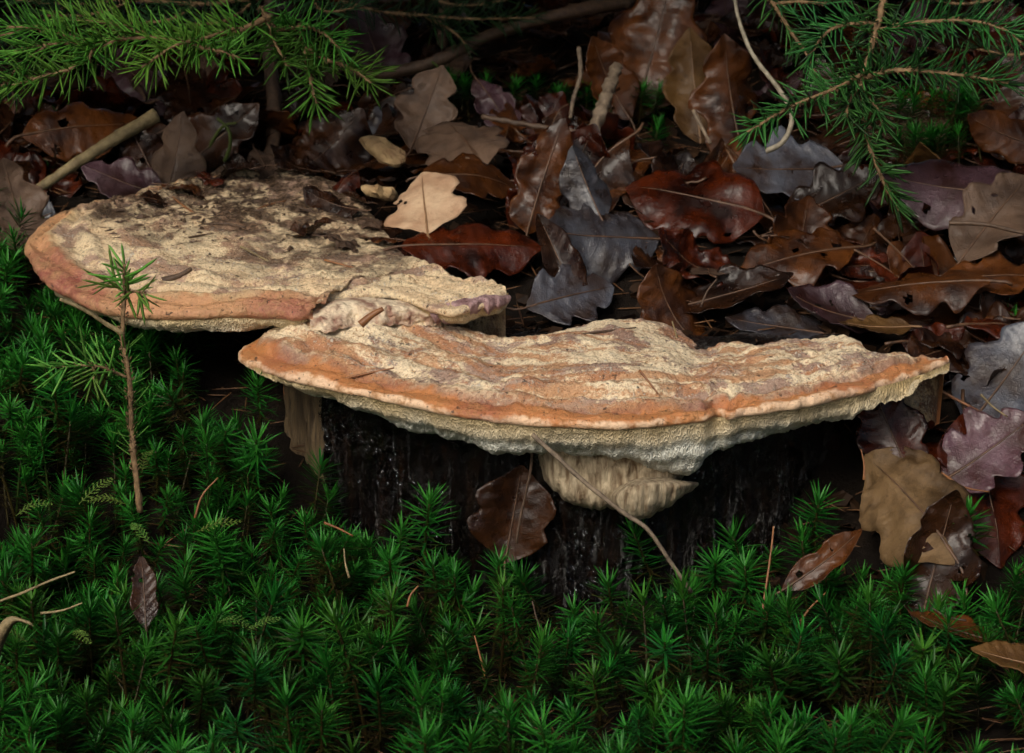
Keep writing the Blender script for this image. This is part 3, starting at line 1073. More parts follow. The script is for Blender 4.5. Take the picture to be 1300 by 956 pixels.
# px, py, depth, length px, width ratio, direction, face, yaw, lobes, lobe depth, curl along, curl across, wave, colour, label
HERO = [
    (538, 252, 5.5, 125, .85, 100, 38, -10, 2, .45, -.05, -.10, .25, 'tan', 'pale tan lobed leaf, the lightest one, above the gap between the brackets'),
    (585, 172, 13, 150, .75, 115, 35, -10, 3, .3, -.10, -.12, .3, 'greybrown', 'grey brown rounded leaf right behind the pale tan leaf'),
    (542, 138, 17, 110, .75, 70, 25, 10, 3, .55, .08, .2, .5, 'greybrown', 'ragged brown leaf standing up behind the grey brown rounded leaf'),
    (600, 222, 9, 130, .6, 20, 45, 0, 3, .4, -.1, .1, .3, 'brown', 'dull brown leaf tucked under the grey brown rounded leaf'),
    (745, 236, 4.5, 100, .62, 110, 22, 5, 2, .35, .06, -.22, .4, 'slate', 'upright blue grey leaf tip in the middle of the litter'),
    (762, 300, 3.0, 150, .85, 190, 32, 5, 3, .38, .08, -.22, .45, 'slate', 'large blue grey glossy leaf lying above the front bracket'),
    (712, 335, 1.4, 130, .42, 115, 22, -15, 3, .2, .08, -.5, .2, 'umber', 'small dark brown curled leaf leaning on the blue grey leaf'),
    (725, 375, .4, 115, .8, 25, 30, 0, 3, .5, -.05, .12, .25, 'slate', 'dark bluish leaf just behind the notch of the front bracket'),
    (882, 250, 7, 170, .9, 160, 30, 10, 3, .3, -.06, -.1, .35, 'darkred', 'broad dark red leaf in the shadow right of the blue grey leaf'),
    (830, 60, 24, 185, .72, 75, 18, -10, 3, .35, .06, -.14, .3, 'brown', 'large brown leaf standing at the top centre'),
    (772, 100, 22, 110, .62, 120, 20, 15, 2, .4, .1, .25, .4, 'brown', 'folded brown leaf beside the scaly twig'),
    (882, 110, 22, 140, .55, 95, 15, 0, 3, .35, .05, .12, .3, 'ochre', 'tan brown upright leaf behind the pale curved stem'),
    (930, 135, 18, 170, .55, 100, 18, 20, 3, .4, .06, -.15, .4, 'brown', 'brown lobed leaf hanging beside the pale curved stem'),
    (1215, 240, 6, 175, .72, 165, 30, -15, 2, .22, .04, -.16, .15, 'purple', 'smooth purple brown leaf under the drooping spruce tip'),
    (1262, 275, 4, 150, .62, 60, 25, -20, 3, .4, -.05, .16, .3, 'greybrown', 'grey folded leaf in front of the smooth purple brown leaf'),
    (1278, 172, 11, 110, .55, 160, 25, -10, 2, .3, .1, -.2, .2, 'brown', 'narrow brown leaf above the smooth purple brown leaf'),
    (1168, 360, .5, 165, .55, 175, 48, 0, 3, .55, -.05, -.22, .2, 'brown', 'ribbed brown lobed leaf above the tip of the front bracket'),
    (1265, 350, 1.5, 140, .6, 10, 50, -10, 3, .5, -.05, .15, .25, 'brown', 'brown lobed leaf beside the ribbed brown leaf'),
    (1278, 478, -3.2, 165, .75, 60, 35, -15, 3, .4, .03, -.1, .15, 'slate', 'veined blue grey leaf leaning beyond the tip of the front bracket'),
    (1255, 572, -6.5, 135, .85, 35, 30, -10, 3, .5, .05, .12, .3, 'purple', 'glossy violet leaf in the moss below the veined blue grey leaf'),
    (1158, 636, -9.8, 190, .85, 118, 20, 5, 2, .42, -.10, -.26, .6, 'dulltan', 'tan rounded leaf leaning on the foot of the stump'),
    (1190, 708, -11.2, 170, .6, 75, 28, 0, 3, .3, .12, .35, .5, 'umber', 'dark brown leaf hanging below the tan rounded leaf'),
    (1048, 712, -12.2, 120, .36, 35, 25, 0, 2, .35, .12, .5, .3, 'brown', 'small curled brown leaf between stump foot and moss'),
    (22, 268, 7, 130, .62, 110, 18, 25, 3, .5, .08, .22, .3, 'greybrown', 'pale brown curled leaf beyond the rear bracket at the picture edge'),
    (108, 160, 16, 150, .55, 20, 25, 10, 3, .35, -.06, -.14, .3, 'brown', 'rust brown leaf crossed by the thick pale stem'),
    (158, 232, 13.5, 110, .6, 160, 35, 0, 3, .4, .06, .14, .3, 'purple', 'small violet brown leaf at the back of the rear bracket'),
    (222, 205, 15, 120, .6, 80, 25, 0, 3, .4, .08, -.2, .3, 'greybrown', 'grey brown upright leaf behind the rear bracket'),
    (272, 180, 18, 140, .6, 40, 20, 0, 3, .4, .05, .2, .3, 'umber', 'dark leaf standing behind the seedling and rear bracket'),
    (475, 60, 30, 120, .7, 110, 18, 0, 3, .4, .05, .15, .3, 'purple', 'violet grey leaf behind the spruce needles at the top'),
    (652, 652, -10.2, 120, 1.0, 80, 6, 0, 2, .4, .06, .18, .5, 'umber', 'brown leaf stuck to the stump beneath the front bracket'),  # the bracket's shade is put into the darker leaf colour
    (1012, 325, 3.5, 150, .62, 200, 45, 10, 3, .5, -.05, -.15, .3, 'brown', 'orange brown leaf lying before the drooping spruce tip'),
    (1052, 395, .2, 120, .72, 170, 35, 0, 2, .25, .1, .3, .2, 'purple', 'cup shaped violet leaf resting over the bracket rear edge'),
    (1110, 415, -.4, 90, .5, 190, 50, 0, 3, .4, .05, .2, .2, 'ochre', 'yellow brown leaf touching the rear edge of the front bracket'),
    (930, 372, 1.0, 150, .5, 15, 40, 0, 3, .35, .05, .3, .3, 'umber', 'dark rolled leaf behind the pink knob of the front bracket'),
    (990, 415, -.2, 130, .5, 170, 48, 0, 3, .35, .03, .16, .2, 'slate', 'grey sheen leaf low behind the front bracket'),
    (455, 290, 7.5, 110, .6, 20, 45, 0, 2, .3, -.05, -.12, .2, 'umber', 'dark leaf resting on the crust of the rear bracket'),
    (600, 310, 3, 170, .6, 10, 42, 0, 3, .4, -.04, -.14, .3, 'darkred', 'dark red brown leaf in the hollow between both brackets'),
    (520, 325, 3.2, 130, .45, 170, 50, 0, 3, .4, -.05, .2, .25, 'darkred', 'dark glossy leaf at the inner edge of the rear bracket'),
    (690, 225, 7, 150, .5, 70, 25, 20, 3, .45, .08, -.3, .4, 'brown', 'rolled brown leaf left of the upright blue grey tip'),
    (1060, 250, 8, 130, .7, 30, 35, 0, 3, .45, .05, .1, .3, 'umber', 'dark brown leaf beneath the drooping spruce tip'),
    (1000, 215, 10, 140, .8, 190, 32, 0, 3, .35, .05, .1, .2, 'slate', 'dim grey leaf behind the left spruce sidetwig'),
    (183, 752, -16.4, 85, .4, 95, 20, 0, 2, .3, .05, .2, .2, 'umber', 'narrow dark brown leaf sunk in the moss below the seedling'),
    (1130, 545, -6.2, 140, .62, 110, 20, 0, 3, .35, .04, .1, .2, 'darkred', 'dark red leaf between the bracket tip and the tan rounded leaf'),
    (1215, 800, -16.0, 120, .6, 150, 60, 0, 3, .3, .05, .15, .3, 'brown', 'brown leaf lying in moss left of the corner leaf'),
    (1285, 838, -19.5, 100, .6, 160, 58, 0, 2, .3, .04, .1, .2, 'ochre', 'yellow brown leaf in the moss at the picture corner'),
]
for i, (px, py, Y, lp, wr, dr, face, yaw, lob, dep, kl, kx, wv, colr, lab) in enumerate(HERO):
    loc = P(px, py, Y=Y)
    Lg = lp * depth_of(loc) / FPX * 1.08
    bl, stx = leaf_shape(100 + i * 3.7, Lg, Lg * wr, lob, dep, kl * 6 / Lg * 1.2, kx * 6 / Lg * 1.5, wv * Lg / 5, random.Random(i).uniform(-.5, .5))
    place_leaf(bl, stx, loc, frame_for(dr, face, yaw), colr, lab, G_LIT if py < 450 else None)

# filler leaves: a few shapes, placed one by one
variants = []
for i in range(22):
    r = random.Random(500 + i)
    Lg = r.uniform(5.0, 7.6)
    variants.append(leaf_shape(900 + i * 2.3, Lg, Lg * r.uniform(.45, .75), r.choice((3, 3, 4, 2)), r.uniform(.25, .55), r.uniform(-.2, .2), r.uniform(-.6, .6), r.uniform(.35, .8), r.uniform(-.8, .8)))


CN = {'darkred': 'dark red', 'umber': 'blackish brown', 'brown': 'brown', 'slate': 'grey sheened', 'purple': 'violet brown', 'greybrown': 'grey brown', 'ochre': 'yellow brown', 'tan': 'tan'}


def zone_label(px, py, colr, ang, face):
    if py > 470:
        z = 'beyond the bracket tip'
    elif px < 250:
        z = 'behind the seedling'
    elif px < 430:
        z = 'behind the rear bracket'
    elif px < 600:
        z = 'around the pale tan leaf'
    elif px < 720:
        z = 'left of the blue grey leaf'
    elif px < 860:
        z = 'around the blue grey leaf'
    elif px < 1000:
        z = 'by the pale curved stem'
    elif px < 1150:
        z = 'under the drooping bough'
    else:
        z = 'by the smooth purple leaf'
    d = 'far back ' if py < 110 else ('high ' if py < 200 else ('mid slope ' if py < 300 else 'low '))
    a = ang % 360
    t = 'tip right' if a < 45 or a >= 315 else 'tip up' if a < 135 else 'tip left' if a < 225 else 'tip down'
    f = 'lying' if face > 55 else 'standing' if face < 35 else 'tilted'
    return CN[colr] + ' oak leaf ' + f + ', ' + t + ', ' + d + z, 'oak leaves ' + z


cnt = 0
r = random.Random(31)
tries = 0
while cnt < 520 and tries < 11000:
    tries += 1
    x, y = r.uniform(-30, 34), (r.uniform(-9, 48) if r.random() < .6 else r.uniform(-1.5, 12))
    if x < 1.5 and y < 14.5 and x > -22:
        continue
    if x <= -22 and y < 9:
        continue
    if -14 < x < 14.5 and y < -1.4:
        continue
    if x >= 14.5 and y < -7 + r.random() * 3:
        continue
    z = ground(x, y) + r.uniform(.1, 1.7)
    if -9 < x < 13 and y < 4:
        z = max(z, 7.0 + r.uniform(.1, .9))
    px, py = to_px((x, y, z))
    if not (-60 < px < 1360 and -60 < py < 620):
        continue
    if r.random() < (y - 14) / 60:
        continue
    if any(abs(px - h[0]) < .50 * h[3] and abs(py - h[1]) < .48 * h[3] and y < h[2] + 1.0 for h in HERO if h[1] < 460):
        continue
    colr = r.choices(('darkred', 'umber', 'brown', 'slate', 'purple', 'greybrown', 'ochre'), (36, 34, 20, 2, 4, 3, 1))[0]
    bl, stx = r.choice(variants)
    ang, face = r.uniform(0, 360), min(85, max(5, r.gauss(48, 20)))
    lab, grp = zone_label(px, py, colr, ang, face)
    rot = frame_for(ang, face, r.uniform(-45, 45))
    place_leaf(bl, stx, Vector((x, y, z)), rot, colr, lab, grp, r.uniform(.5, .95))
    cnt += 1

# the carpet of leaves goes on around the part the lens takes in (reads as one mass)
low = []
for i in range(6):
    r = random.Random(800 + i)
    Lg = r.uniform(4.5, 6.5)
    low.append(leaf_shape(40 + i * 4.1, Lg, Lg * r.uniform(.5, .7), 3, .4, r.uniform(-.2, .2), r.uniform(-.5, .5), r.uniform(.35, .7), r.uniform(-.6, .6), res=(22, 6))[0])
cv, cf, cl = [], [], []
r = random.Random(64)
n_ = 0
while n_ < 900:
    x, y = r.uniform(-75, 75), r.uniform(-6, 78)
    z = ground(x, y) + r.uniform(.1, 1.2)
    px, py = to_px((x, y, z))
    if -90 < px < 1390 and py > -90:
        continue
    if x < 0 and y < 8:
        continue
    n_ += 1
    me_ = r.choice(low)
    M4 = Matrix.Translation((x, y, z)) @ Matrix.Rotation(r.gauss(0, .45), 4, 'X') @ Matrix.Rotation(r.gauss(0, .45), 4, 'Y') @ Matrix.Rotation(r.uniform(0, 6.28), 4, 'Z')
    b = len(cv)
    cv.extend([M4 @ v.co for v in me_.vertices])
    cf.extend([tuple(q + b for q in p.vertices) for p in me_.polygons])
    lu = np.zeros(len(me_.vertices) * 3, np.float32)
    me_.attributes['luv'].data.foreach_get('vector', lu)
    cl.append(lu.reshape(-1, 3))
obj('leaf_carpet', mesh('leaf_carpet', cv, cf, LEAF['umber'], True, {'luv': np.concatenate(cl)}), None, 'carpet of dark fallen oak leaves spreading away under the spruces', 'litter', kind='stuff')

# crumbs of broken leaf filling the gaps (uncountable)
mb = MB()
r = random.Random(5)
for i in range(3200):
    x, y = r.uniform(-28, 32), r.uniform(-9, 45)
    rr = math.hypot((x - SX), (y - SY))
    z = ground(x, y) + r.uniform(.0, .35)
    if x < -6 and y < 6:
        continue
    if rr < SR + .5:
        if y < -1:
            continue
        z = max(z, 6.9 + r.uniform(0, .3))
    s = r.uniform(.15, .7)
    m3 = Matrix.Rotation(r.uniform(0, 6.28), 3, 'Z') @ Matrix.Rotation(r.gauss(0, .6), 3, 'X') @ Matrix.Rotation(r.gauss(0, .6), 3, 'Y')
    c = Vector((x, y, z))
    base = [(-s, -s * .3, 0), (-.2 * s, -s * .6, .1 * s), (s * .9, -s * .25, -.1 * s), (s * .6, s * .5, .12 * s), (-s * .5, s * .55, 0)]
    pts = [c + m3 @ Vector((a * r.uniform(.7, 1.2), b * r.uniform(.7, 1.2), e)) for a, b, e in base]
    lo = [p - Vector((0, 0, .03)) for p in pts]
    mb.add(pts + lo, [(0, 1, 2, 3, 4), (9, 8, 7, 6, 5)] + [((k + 1) % 5, k, k + 5, (k + 1) % 5 + 5) for k in range(5)], r.random())
obj('leaf_debris', mb.mesh('leaf_debris', M_CRUMB, False), None, 'dark crumbs of broken leaf covering the ground between whole leaves', 'litter', kind='stuff')

# shed needles lying everywhere on the ground (uncountable)
mb = MB()
r = random.Random(8)
for i in range(4200):
    x, y = r.uniform(-26, 28), r.uniform(-24, 40)
    z = ground(x, y) + r.uniform(.02, .5)
    if math.hypot(x - SX, y - SY) < SR + .6:
        if y < -1:
            continue
        z = max(z, 7.0 + r.uniform(0, .3))
    a = r.uniform(0, 6.28)
    mb.needle(Vector((x, y, z)), Vector((math.cos(a), math.sin(a), r.gauss(0, .25))), Vector((0, 0, 1)), r.uniform(.8, 1.6), .085, r.uniform(-.1, .1), r.random())
obj('needle_litter', mb.mesh('needle_litter', M_SHED), None, 'shed brown spruce needles strewn over the soil and gaps', 'litter', kind='stuff')

# ------------------------------------------------------------------ haircap moss
def moss_shoot(seed, h):
    r = random.Random(seed)
    mb = MB()
    lean = Vector((r.gauss(0, .12), r.gauss(0, .12), 0))
    path = crom([Vector((0, 0, 0)), Vector((0, 0, h * .5)) + lean * h * .4 + Vector((r.gauss(0, .1), r.gauss(0, .1), 0)), Vector((0, 0, h)) + lean * h], 14)
    mb.tube(path, .06, .04, 5, val=.05)
    leafzone = min(h * .75, r.uniform(1.5, 2.3))
    nl = r.randint(54, 70)
    wid = r.uniform(.085, .115)
    for i in range(nl):
        q = i / (nl - 1)
        s = 1 - leafzone / h + leafzone / h * (q ** .7)
        k = s * 13
        j = min(12, int(k))
        p = path[j].lerp(path[j + 1], k - j)
        ax = (path[j + 1] - path[j]).normalized()
        an = i * 2.39996 + r.gauss(0, .25)
        sp = R(88 - 62 * q ** 2.6) + r.gauss(0, .14)
        rad = Vector((math.cos(an), math.sin(an), 0))
        d = ax * math.cos(sp) + rad * math.sin(sp)
        ln = (.70 + .32 * math.sin(q * 2.9)) * r.uniform(.75, 1.12)
        mb.blade(p + rad * .03, d, ax, ln, wid, bend=r.uniform(-.18, .16) + .06 * (1 - q), fold=.22, val=max(0.0, min(1.0, .10 + .72 * q ** 1.3 + r.gauss(0, .12))))
    for i in range(14):                       # withered lower leaves
        s = r.uniform(.15, 1 - leafzone / h + .1)
        p = path[min(13, int(s * 13))]
        an = r.uniform(0, 6.28)
        rad = Vector((math.cos(an), math.sin(an), 0))
        mb.blade(p, rad + Vector((0, 0, r.uniform(.1, 1.2))), Vector((0, 0, 1)), r.uniform(.4, .7), .07, fold=.2, val=0.0)
    return mb


SH = [(moss_shoot(40 + i, 2.4 + 2.2 * (i % 7) / 6), 2.4 + 2.2 * (i % 7) / 6) for i in range(14)]
SHM = [m.mesh('moss_shoot', M_MOSS) for m, h in SH]


def moss_ok(x, y):
    if math.hypot(x - SX, y - SY) < SR + .9 and y < 4:
        return False
    if y < -8.2 - (.4 if x > 12 else 0):
        return True
    if x > -12.5 and y > -5.6 and x < 2:
        return False
    if x < -9 and y < 9 - max(0, (x + 16)) * .9:
        return True
    if x > 12.5 and y < -3.5 and (x > 16.5 or y < -8):
        return noise.noise((x * .25, y * .25, 2)) > .05
    return False


spots = []
r = random.Random(77)
step = 1.07
yy = -27.0
while yy < 9:
    xx = -24.0
    while xx < 24:
        x, y = xx + r.uniform(-.62, .62), yy + r.uniform(-.62, .62)
        xx += step
        if not moss_ok(x, y):
            continue
        if noise.noise((x * .35, y * .35, 9.0)) < (-.30 if x > -6 else -.7):
            continue
        # leave the leaves near the right foot of the stump uncovered
        px, py = to_px((x, y, ground(x, y) + 3))
        if 1085 < px < 1240 and 560 < py < 690 and y > -13.0:
            continue
        spots.append((x, y, ground(x, y) - r.uniform(0, .9), r.uniform(0, 6.28), r.gauss(0, .19), r.gauss(0, .19), r.randrange(14), r.uniform(.58, 1.15)))
        if 1 < x < 13.5 and y > -15:
            q = spots[-1]
            spots[-1] = (q[0], q[1], q[2] - 1.3 * min(1, (15 + y) / 3), *q[3:])
        if x > -20 and y > -8:
            q = spots[-1]
            spots[-1] = (q[0], q[1], min(q[2], 7.4 - SH[q[6]][1] * q[7]), *q[3:])
    yy += step


for _ in range(420):                      # closer set on the slope left of the stump
    x, y = r.uniform(-24, -5), r.uniform(-15.5, -4)
    if not moss_ok(x, y) or min((q[0] - x) ** 2 + (q[1] - y) ** 2 for q in spots) < .22:
        continue
    k, scl = r.randrange(14), r.uniform(.6, 1.1)
    z = ground(x, y) - r.uniform(0, .5)
    if x > -20 and y > -8:
        z = min(z, 7.4 - SH[k][1] * scl)
    spots.append((x, y, z, r.uniform(0, 6.28), r.gauss(-.05, .2), r.gauss(0, .2), k, scl))


def in_frame(s):
    px, py = to_px((s[0], s[1], s[2] + 2.8))
    return -25 < px < 1325 and py < 960


cand = sorted([s for s in spots if in_frame(s)], key=lambda s: s[1])
# nearest three hundred of the shoots in view
chosen = set(id(s) for s in cand[:300])
rest = MB()
for s in spots:
    x, y, z, a, tx, ty, k, scl = s
    M4 = Matrix.Translation((x, y, z)) @ Matrix.Rotation(tx, 4, 'X') @ Matrix.Rotation(ty, 4, 'Y') @ Matrix.Rotation(a, 4, 'Z') @ Matrix.Diagonal((scl, scl, scl, 1))
    if id(s) in chosen:
        px, py = to_px((x, y, z + 3))
        w = ('by the straw' if px < 110 else 'below the seedling' if px < 230 else 'right of the seedling' if px < 340 else 'below the bare wood' if px < 460 else
             'below the brown stuck leaf' if px < 660 else 'left of the bent stalk' if px < 780 else 'at the bent stalk' if px < 920 else 'below the curled leaf' if px < 1080 else
             'below the tan rounded leaf' if px < 1220 else 'at the yellow corner leaf')
        row = 'nearest row ' if py > 850 else ('front row ' if py > 770 else ('middle row ' if py > 690 else 'back row '))
        hgt = SH[k][1] * scl
        sz = 'tall ' if hgt > 4.2 else ('short ' if hgt < 3.2 else 'medium ')
        ln_ = 'leaning left ' if ty < -.1 else ('leaning right ' if ty > .1 else 'upright ')
        o = obj('moss_shoot', SHM[k], None, sz + ln_ + 'green star topped moss shoot, ' + row + w, 'moss', 'haircap moss shoots ' + w)
        o.matrix_world = M4
    else:
        mb = SH[k][0]
        sh = r.gauss(0, .1)
        b = len(rest.v)
        rest.v.extend([M4 @ v for v in mb.v])
        rest.f.extend([tuple(i + b for i in f) for f in mb.f])
        rest.a.extend([max(0, min(1, q + sh)) for q in mb.a])
# small tufts far back among the litter
for (px, py, Y, n) in ((722, 118, 24, 7), (838, 112, 24, 5), (1180, 168, 13, 8), (1165, 125, 16, 6), (790, 150, 20, 4), (600, 105, 24, 8), (60, 230, 16, 9), (30, 160, 22, 8), (250, 190, 20, 5), (1230, 130, 17, 8), (1270, 410, 1, 5)):
    c = P(px, py, Y=Y)
    for i in range(n):
        x, y = c.x + r.gauss(0, .9), c.y + r.gauss(0, .7)
        k = r.randrange(14)
        M4 = Matrix.Translation((x, y, c.z - SH[k][1] * .8 + r.uniform(-.4, .3))) @ Matrix.Rotation(r.gauss(-.2, .2), 4, 'X') @ Matrix.Rotation(r.uniform(0, 6.28), 4, 'Z') @ Matrix.Diagonal((.85, .85, .85, 1))
        b = len(rest.v)
        rest.v.extend([M4 @ v for v in SH[k][0].v])
        rest.f.extend([tuple(i_ + b for i_ in f) for f in SH[k][0].f])
        rest.a.extend([q * .85 for q in SH[k][0].a])
obj('moss_carpet', rest.mesh('moss_carpet', M_MOSS), None, 'carpet of green haircap moss rising behind the front shoots', 'moss', kind='stuff')


# ------------------------------------------------------------------ feather moss fronds
def frond_mesh(seed, ln):
    r = random.Random(seed)
    mb = MB()
    path = crom([Vector((0, 0, 0)), Vector((.1 * r.gauss(0, 1), ln * .5, .25 * ln)), Vector((.2 * r.gauss(0, 1), ln, .18 * ln))], 20)
    mb.tube(path, .045, .02, 5, val=.2)
    for i in range(2, 20, 2):
        q = i / 19
        p = path[i]
        t = (path[i] - path[i - 1]).normalized()
        for sd in (-1, 1):
            side = Vector((sd, 0, 0))
            bl = ln * .22 * math.sin(math.pi * min(1, q * .85 + .12)) * r.uniform(.7, 1.1)
            d = (t * .75 + side + Vector((0, 0, r.uniform(-.2, .1)))).normalized()
            mb.tube([p, p + d * bl * .5, p + d * bl], .025, .012, 4, val=.5)
            k = max(2, int(bl / .085))
            for j in range(k):
                c = p + d * bl * (j + .5) / k
                for s2 in (-1, 1):
                    e = (d * .7 + d.cross(Vector((0, 0, 1))) * s2 * .7 + Vector((0, 0, r.uniform(-.1, .5)))).normalized()
                    mb.blade(c, e, Vector((0, 0, 1)), .13, .035, val=r.uniform(.3, 1))
    return mb.mesh('moss_frond', M_FEATHER)


FR = [frond_mesh(i, 2.6 + .5 * (i % 3)) for i in range(5)]
FRL = [
    (95, 800, -19, -70, 'yellow green feathery moss frond drooping by the pale bent straw'), (35, 815, -19.5, 160, 'yellow green feathery moss frond nearest the picture corner'),
    (250, 675, -15.5, 10, 'bright feathery moss frond pointing away from the seedling stem'), (190, 690, -15.5, 120, 'feathery moss frond just below the seedling stem'),
    (275, 790, -18.8, -35, 'feathery moss frond hanging low in the front moss'), (315, 800, -19, 25, 'feathery moss frond with a pale yellow tip in the front moss'),
    (160, 640, -13.5, 200, 'small feathery moss frond left of the seedling foot'), (100, 640, -13, 60, 'small feathery moss frond farther left of the seedling foot'),
    (180, 600, -11, 85, 'feathery moss frond climbing along the seedling stem'), (20, 655, -13.5, 30, 'feathery moss frond at the picture edge above the thin straw'),
]
for i, (px, py, Y, dr, lab) in enumerate(FRL):
    o = obj('moss_frond', FR[i % 5], None, lab, 'moss', 'feathery moss fronds')
    o.matrix_world = Matrix.Translation(P(px, py, Y=Y)) @ frame_for(dr, 55, 0).to_4x4() @ Matrix.Diagonal((.42, .42, .42, 1))

# ------------------------------------------------------------------ spruce
def spruce(name, loc, label, group, twigs, nmat, nlen, dens, seed, width=.085, bark=M_TWIG, flat=.6):
    """twigs: list of (points, radius0, radius1, start-of-needles 0..1)."""
    r = random.Random(seed)
    root = empty(name, loc, label, 'spruce', group)
    for pts, r0, r1, s0 in twigs:
        n = max(12, int(sum((Vector(a) - Vector(b)).length for a, b in zip(pts, pts[1:])) * 3))
        path = crom(pts, n)
        mb = MB()
        mb.tube(path, r0, r1, 7, .35, seed)
        tot = sum((b - a).length for a, b in zip(path, path[1:]))
        # scaly needle pegs on the bark
        for i in range(int(tot * 9)):
            q = r.random() * (n - 1)
            j = min(n - 2, int(q))
            p = path[j].lerp(path[j + 1], q - j)
            t = (path[j + 1] - path[j]).normalized()
            a = r.uniform(0, 6.28)
            u = t.cross(Vector((.2, .1, 1))).normalized()
            rad = u * math.cos(a) + t.cross(u) * math.sin(a)
            rr = r0 + (r1 - r0) * q / (n - 1)
            mb.needle(p + rad * rr * .8, t * .7 + rad, rad, .09 + rr * .5, .05 + rr * .3)
        tw = sub('twig', mb.mesh('twig', bark), root)
        nb = MB()
        cnt = int(tot * (1 - s0) * dens)
        for i in range(cnt):
            f = s0 + (1 - s0) * (i + r.random()) / cnt
            q = f * (n - 1)
            j = min(n - 2, int(q))
            p = path[j].lerp(path[j + 1], q - j)
            t = (path[j + 1] - path[j]).normalized()
            side = t.cross(Vector((0, -.35, 1))).normalized()
            upv = side.cross(t)
            a = r.uniform(0, 6.28)
            cs, sn = math.cos(a), math.sin(a)
            if sn < 0:
                sn *= (1 - flat)
            rad = (side * cs + upv * sn).normalized()
            tipf = max(0, (f - .86) / .14)
            ang = R(r.gauss(56, 14)) * (1 - .6 * tipf)
            d = t * math.cos(ang) + rad * math.sin(ang)
            ln = nlen * r.uniform(.6, 1.12) * (1 - .25 * tipf)
            nb.needle(p, d, upv, ln, width, bend=r.uniform(-.05, .14), val=max(0, min(1, r.gauss(.5, .25))))
        o = obj('needles', nb.mesh('needles', nmat), tw, kind='stuff')
    return root


def tw(lst, Y, r0=.13, r1=.05, s0=0.0):
    """px points with depth offsets"""
    return ([P(x, y, Y=Y + (d[0] if d else 0)) for x, y, *d in lst], r0, r1, s0)


# drooping bough at the upper right
YR = 3.0
spruce('spruce_bough', P(1121, -60, Y=YR + 6), 'drooping deep green spruce bough above the purple brown leaf', 'spruce boughs over the litter', [
    tw([(1118, -60, 5), (1121, 0, 3.5), (1106, 60, 2), (1095, 100, 1), (1097, 160, 0), (1115, 215, -.8), (1141, 268, -1.4)], YR, .17, .06, .18),
    tw([(1117, 38, 2.5), (1165, 29, 2.2), (1210, 26, 1.8), (1248, 29, 1.2), (1280, 40, .8), (1300, 58, .5)], YR, .11, .05),
    tw([(1097, 99, 1), (1125, 91, .6), (1152, 89, .2), (1200, 93, -.6), (1237, 98, -1.2), (1280, 106, -1.8)], YR, .12, .05),
    tw([(1100, 92, 1.2), (1064, 111, .2), (1030, 125, -.6), (1001, 137, -1), (965, 158, -1.5), (948, 168, -1.8)], YR, .12, .05),
    tw([(1112, 30, 3), (1085, 30, 3), (1056, 37, 2.6), (1038, 55, 2.2), (1030, 70, 2)], YR, .1, .05),
    tw([(1095, 105, .8), (1078, 130, 0), (1075, 150, -.4)], YR, .08, .04),
    tw([(1097, 120, .6), (1115, 140, 0), (1120, 160, -.4)], YR, .08, .04),
], M_NEEDLE_R, 1.6, 22, 3, .10)
spruce('spruce_twig', P(970, -30, Y=12), 'thin spruce twig crossing the pale curved stem at the top', 'spruce boughs over the litter', [
    tw([(970, -30, 2), (979, 0, 1.5), (992, 20, 1.2), (1005, 42, 1), (1020, 62, .6), (1032, 85, 0), (1040, 105, -.3)], 9, .11, .05),
    tw([(985, 5, 1), (1010, 2, .5), (1050, 5, 0)], 9, .09, .05),
], M_NEEDLE_R, 1.5, 16, 8)
spruce('spruce_twig', P(1320, -30, Y=16), 'dim spruce twig in the upper corner beyond the drooping bough', 'spruce boughs over the litter', [
    tw([(1340, -30), (1280, -5), (1220, 5), (1170, -5)], 15, .11, .05),
    tw([(1340, 60), (1290, 70), (1240, 62)], 15, .11, .05),
], M_NEEDLE_D, 1.5, 16, 9)
# bright bough at the upper left
YL = 6.0
spruce('spruce_bough', P(340, 20, Y=YL + 3), 'bright green spruce bough spreading above the rear bracket', 'spruce boughs over the litter', [
    tw([(345, 20, 3), (300, 40, 1.5), (250, 50, .6), (190, 48, 0), (150, 50, -.4), (110, 54, -.8), (60, 57, -1.2), (18, 66, -1.6)], YL, .13, .05, .1),
    tw([(300, 36, 1.5), (262, 48, .4), (225, 57, -.5), (200, 72, -1.2), (180, 86, -1.8)], YL, .1, .05),
    tw([(235, 54, .2), (262, 62, -.5), (285, 66, -1), (304, 74, -1.4)], YL, .1, .05),
    tw([(150, 50, -.4), (122, 64, -1), (95, 85, -1.6), (55, 97, -2), (15, 108, -2.4)], YL, .1, .05),
    tw([(130, 52, -.6), (118, 64, -1.2), (113, 76, -1.6)], YL, .09, .05),
    tw([(60, 57, -1.2), (30, 80, -1.6), (2, 110, -2)], YL, .09, .05),
    tw([(190, 48, 0), (165, 35, .4), (130, 28, .6), (85, 26, .8)], YL, .09, .05),
    tw([(110, 54, -.8), (60, 38, -.6), (10, 34, -.4)], YL, .09, .05),
], M_NEEDLE_L, 1.7, 24, 4, .095)
spruce('spruce_bough', P(330, 10, Y=YL + 5), 'green spruce bough end hanging at the top between bright bough and dead leaves', 'spruce boughs over the litter', [
    tw([(330, 10, 3), (350, 36, 2), (385, 34, 1), (410, 42, .4), (432, 62, -.2)], YL + 2, .12, .05),
    tw([(340, 28, 2), (348, 52, 1), (358, 72, .2), (364, 84, -.4)], YL + 2, .1, .05),
    tw([(385, 60, 1), (415, 76, .4), (445, 86, -.2), (472, 106, -.8)], YL + 2, .1, .05),
    tw([(385, 60, 1), (392, 90, .2), (396, 112, -.4), (402, 132, -.8)], YL + 2, .1, .05),
    tw([(385, 34, 1), (385, 60, 1)], YL + 2, .09, .05),
], M_NEEDLE_L, 1.7, 23, 5, .095)
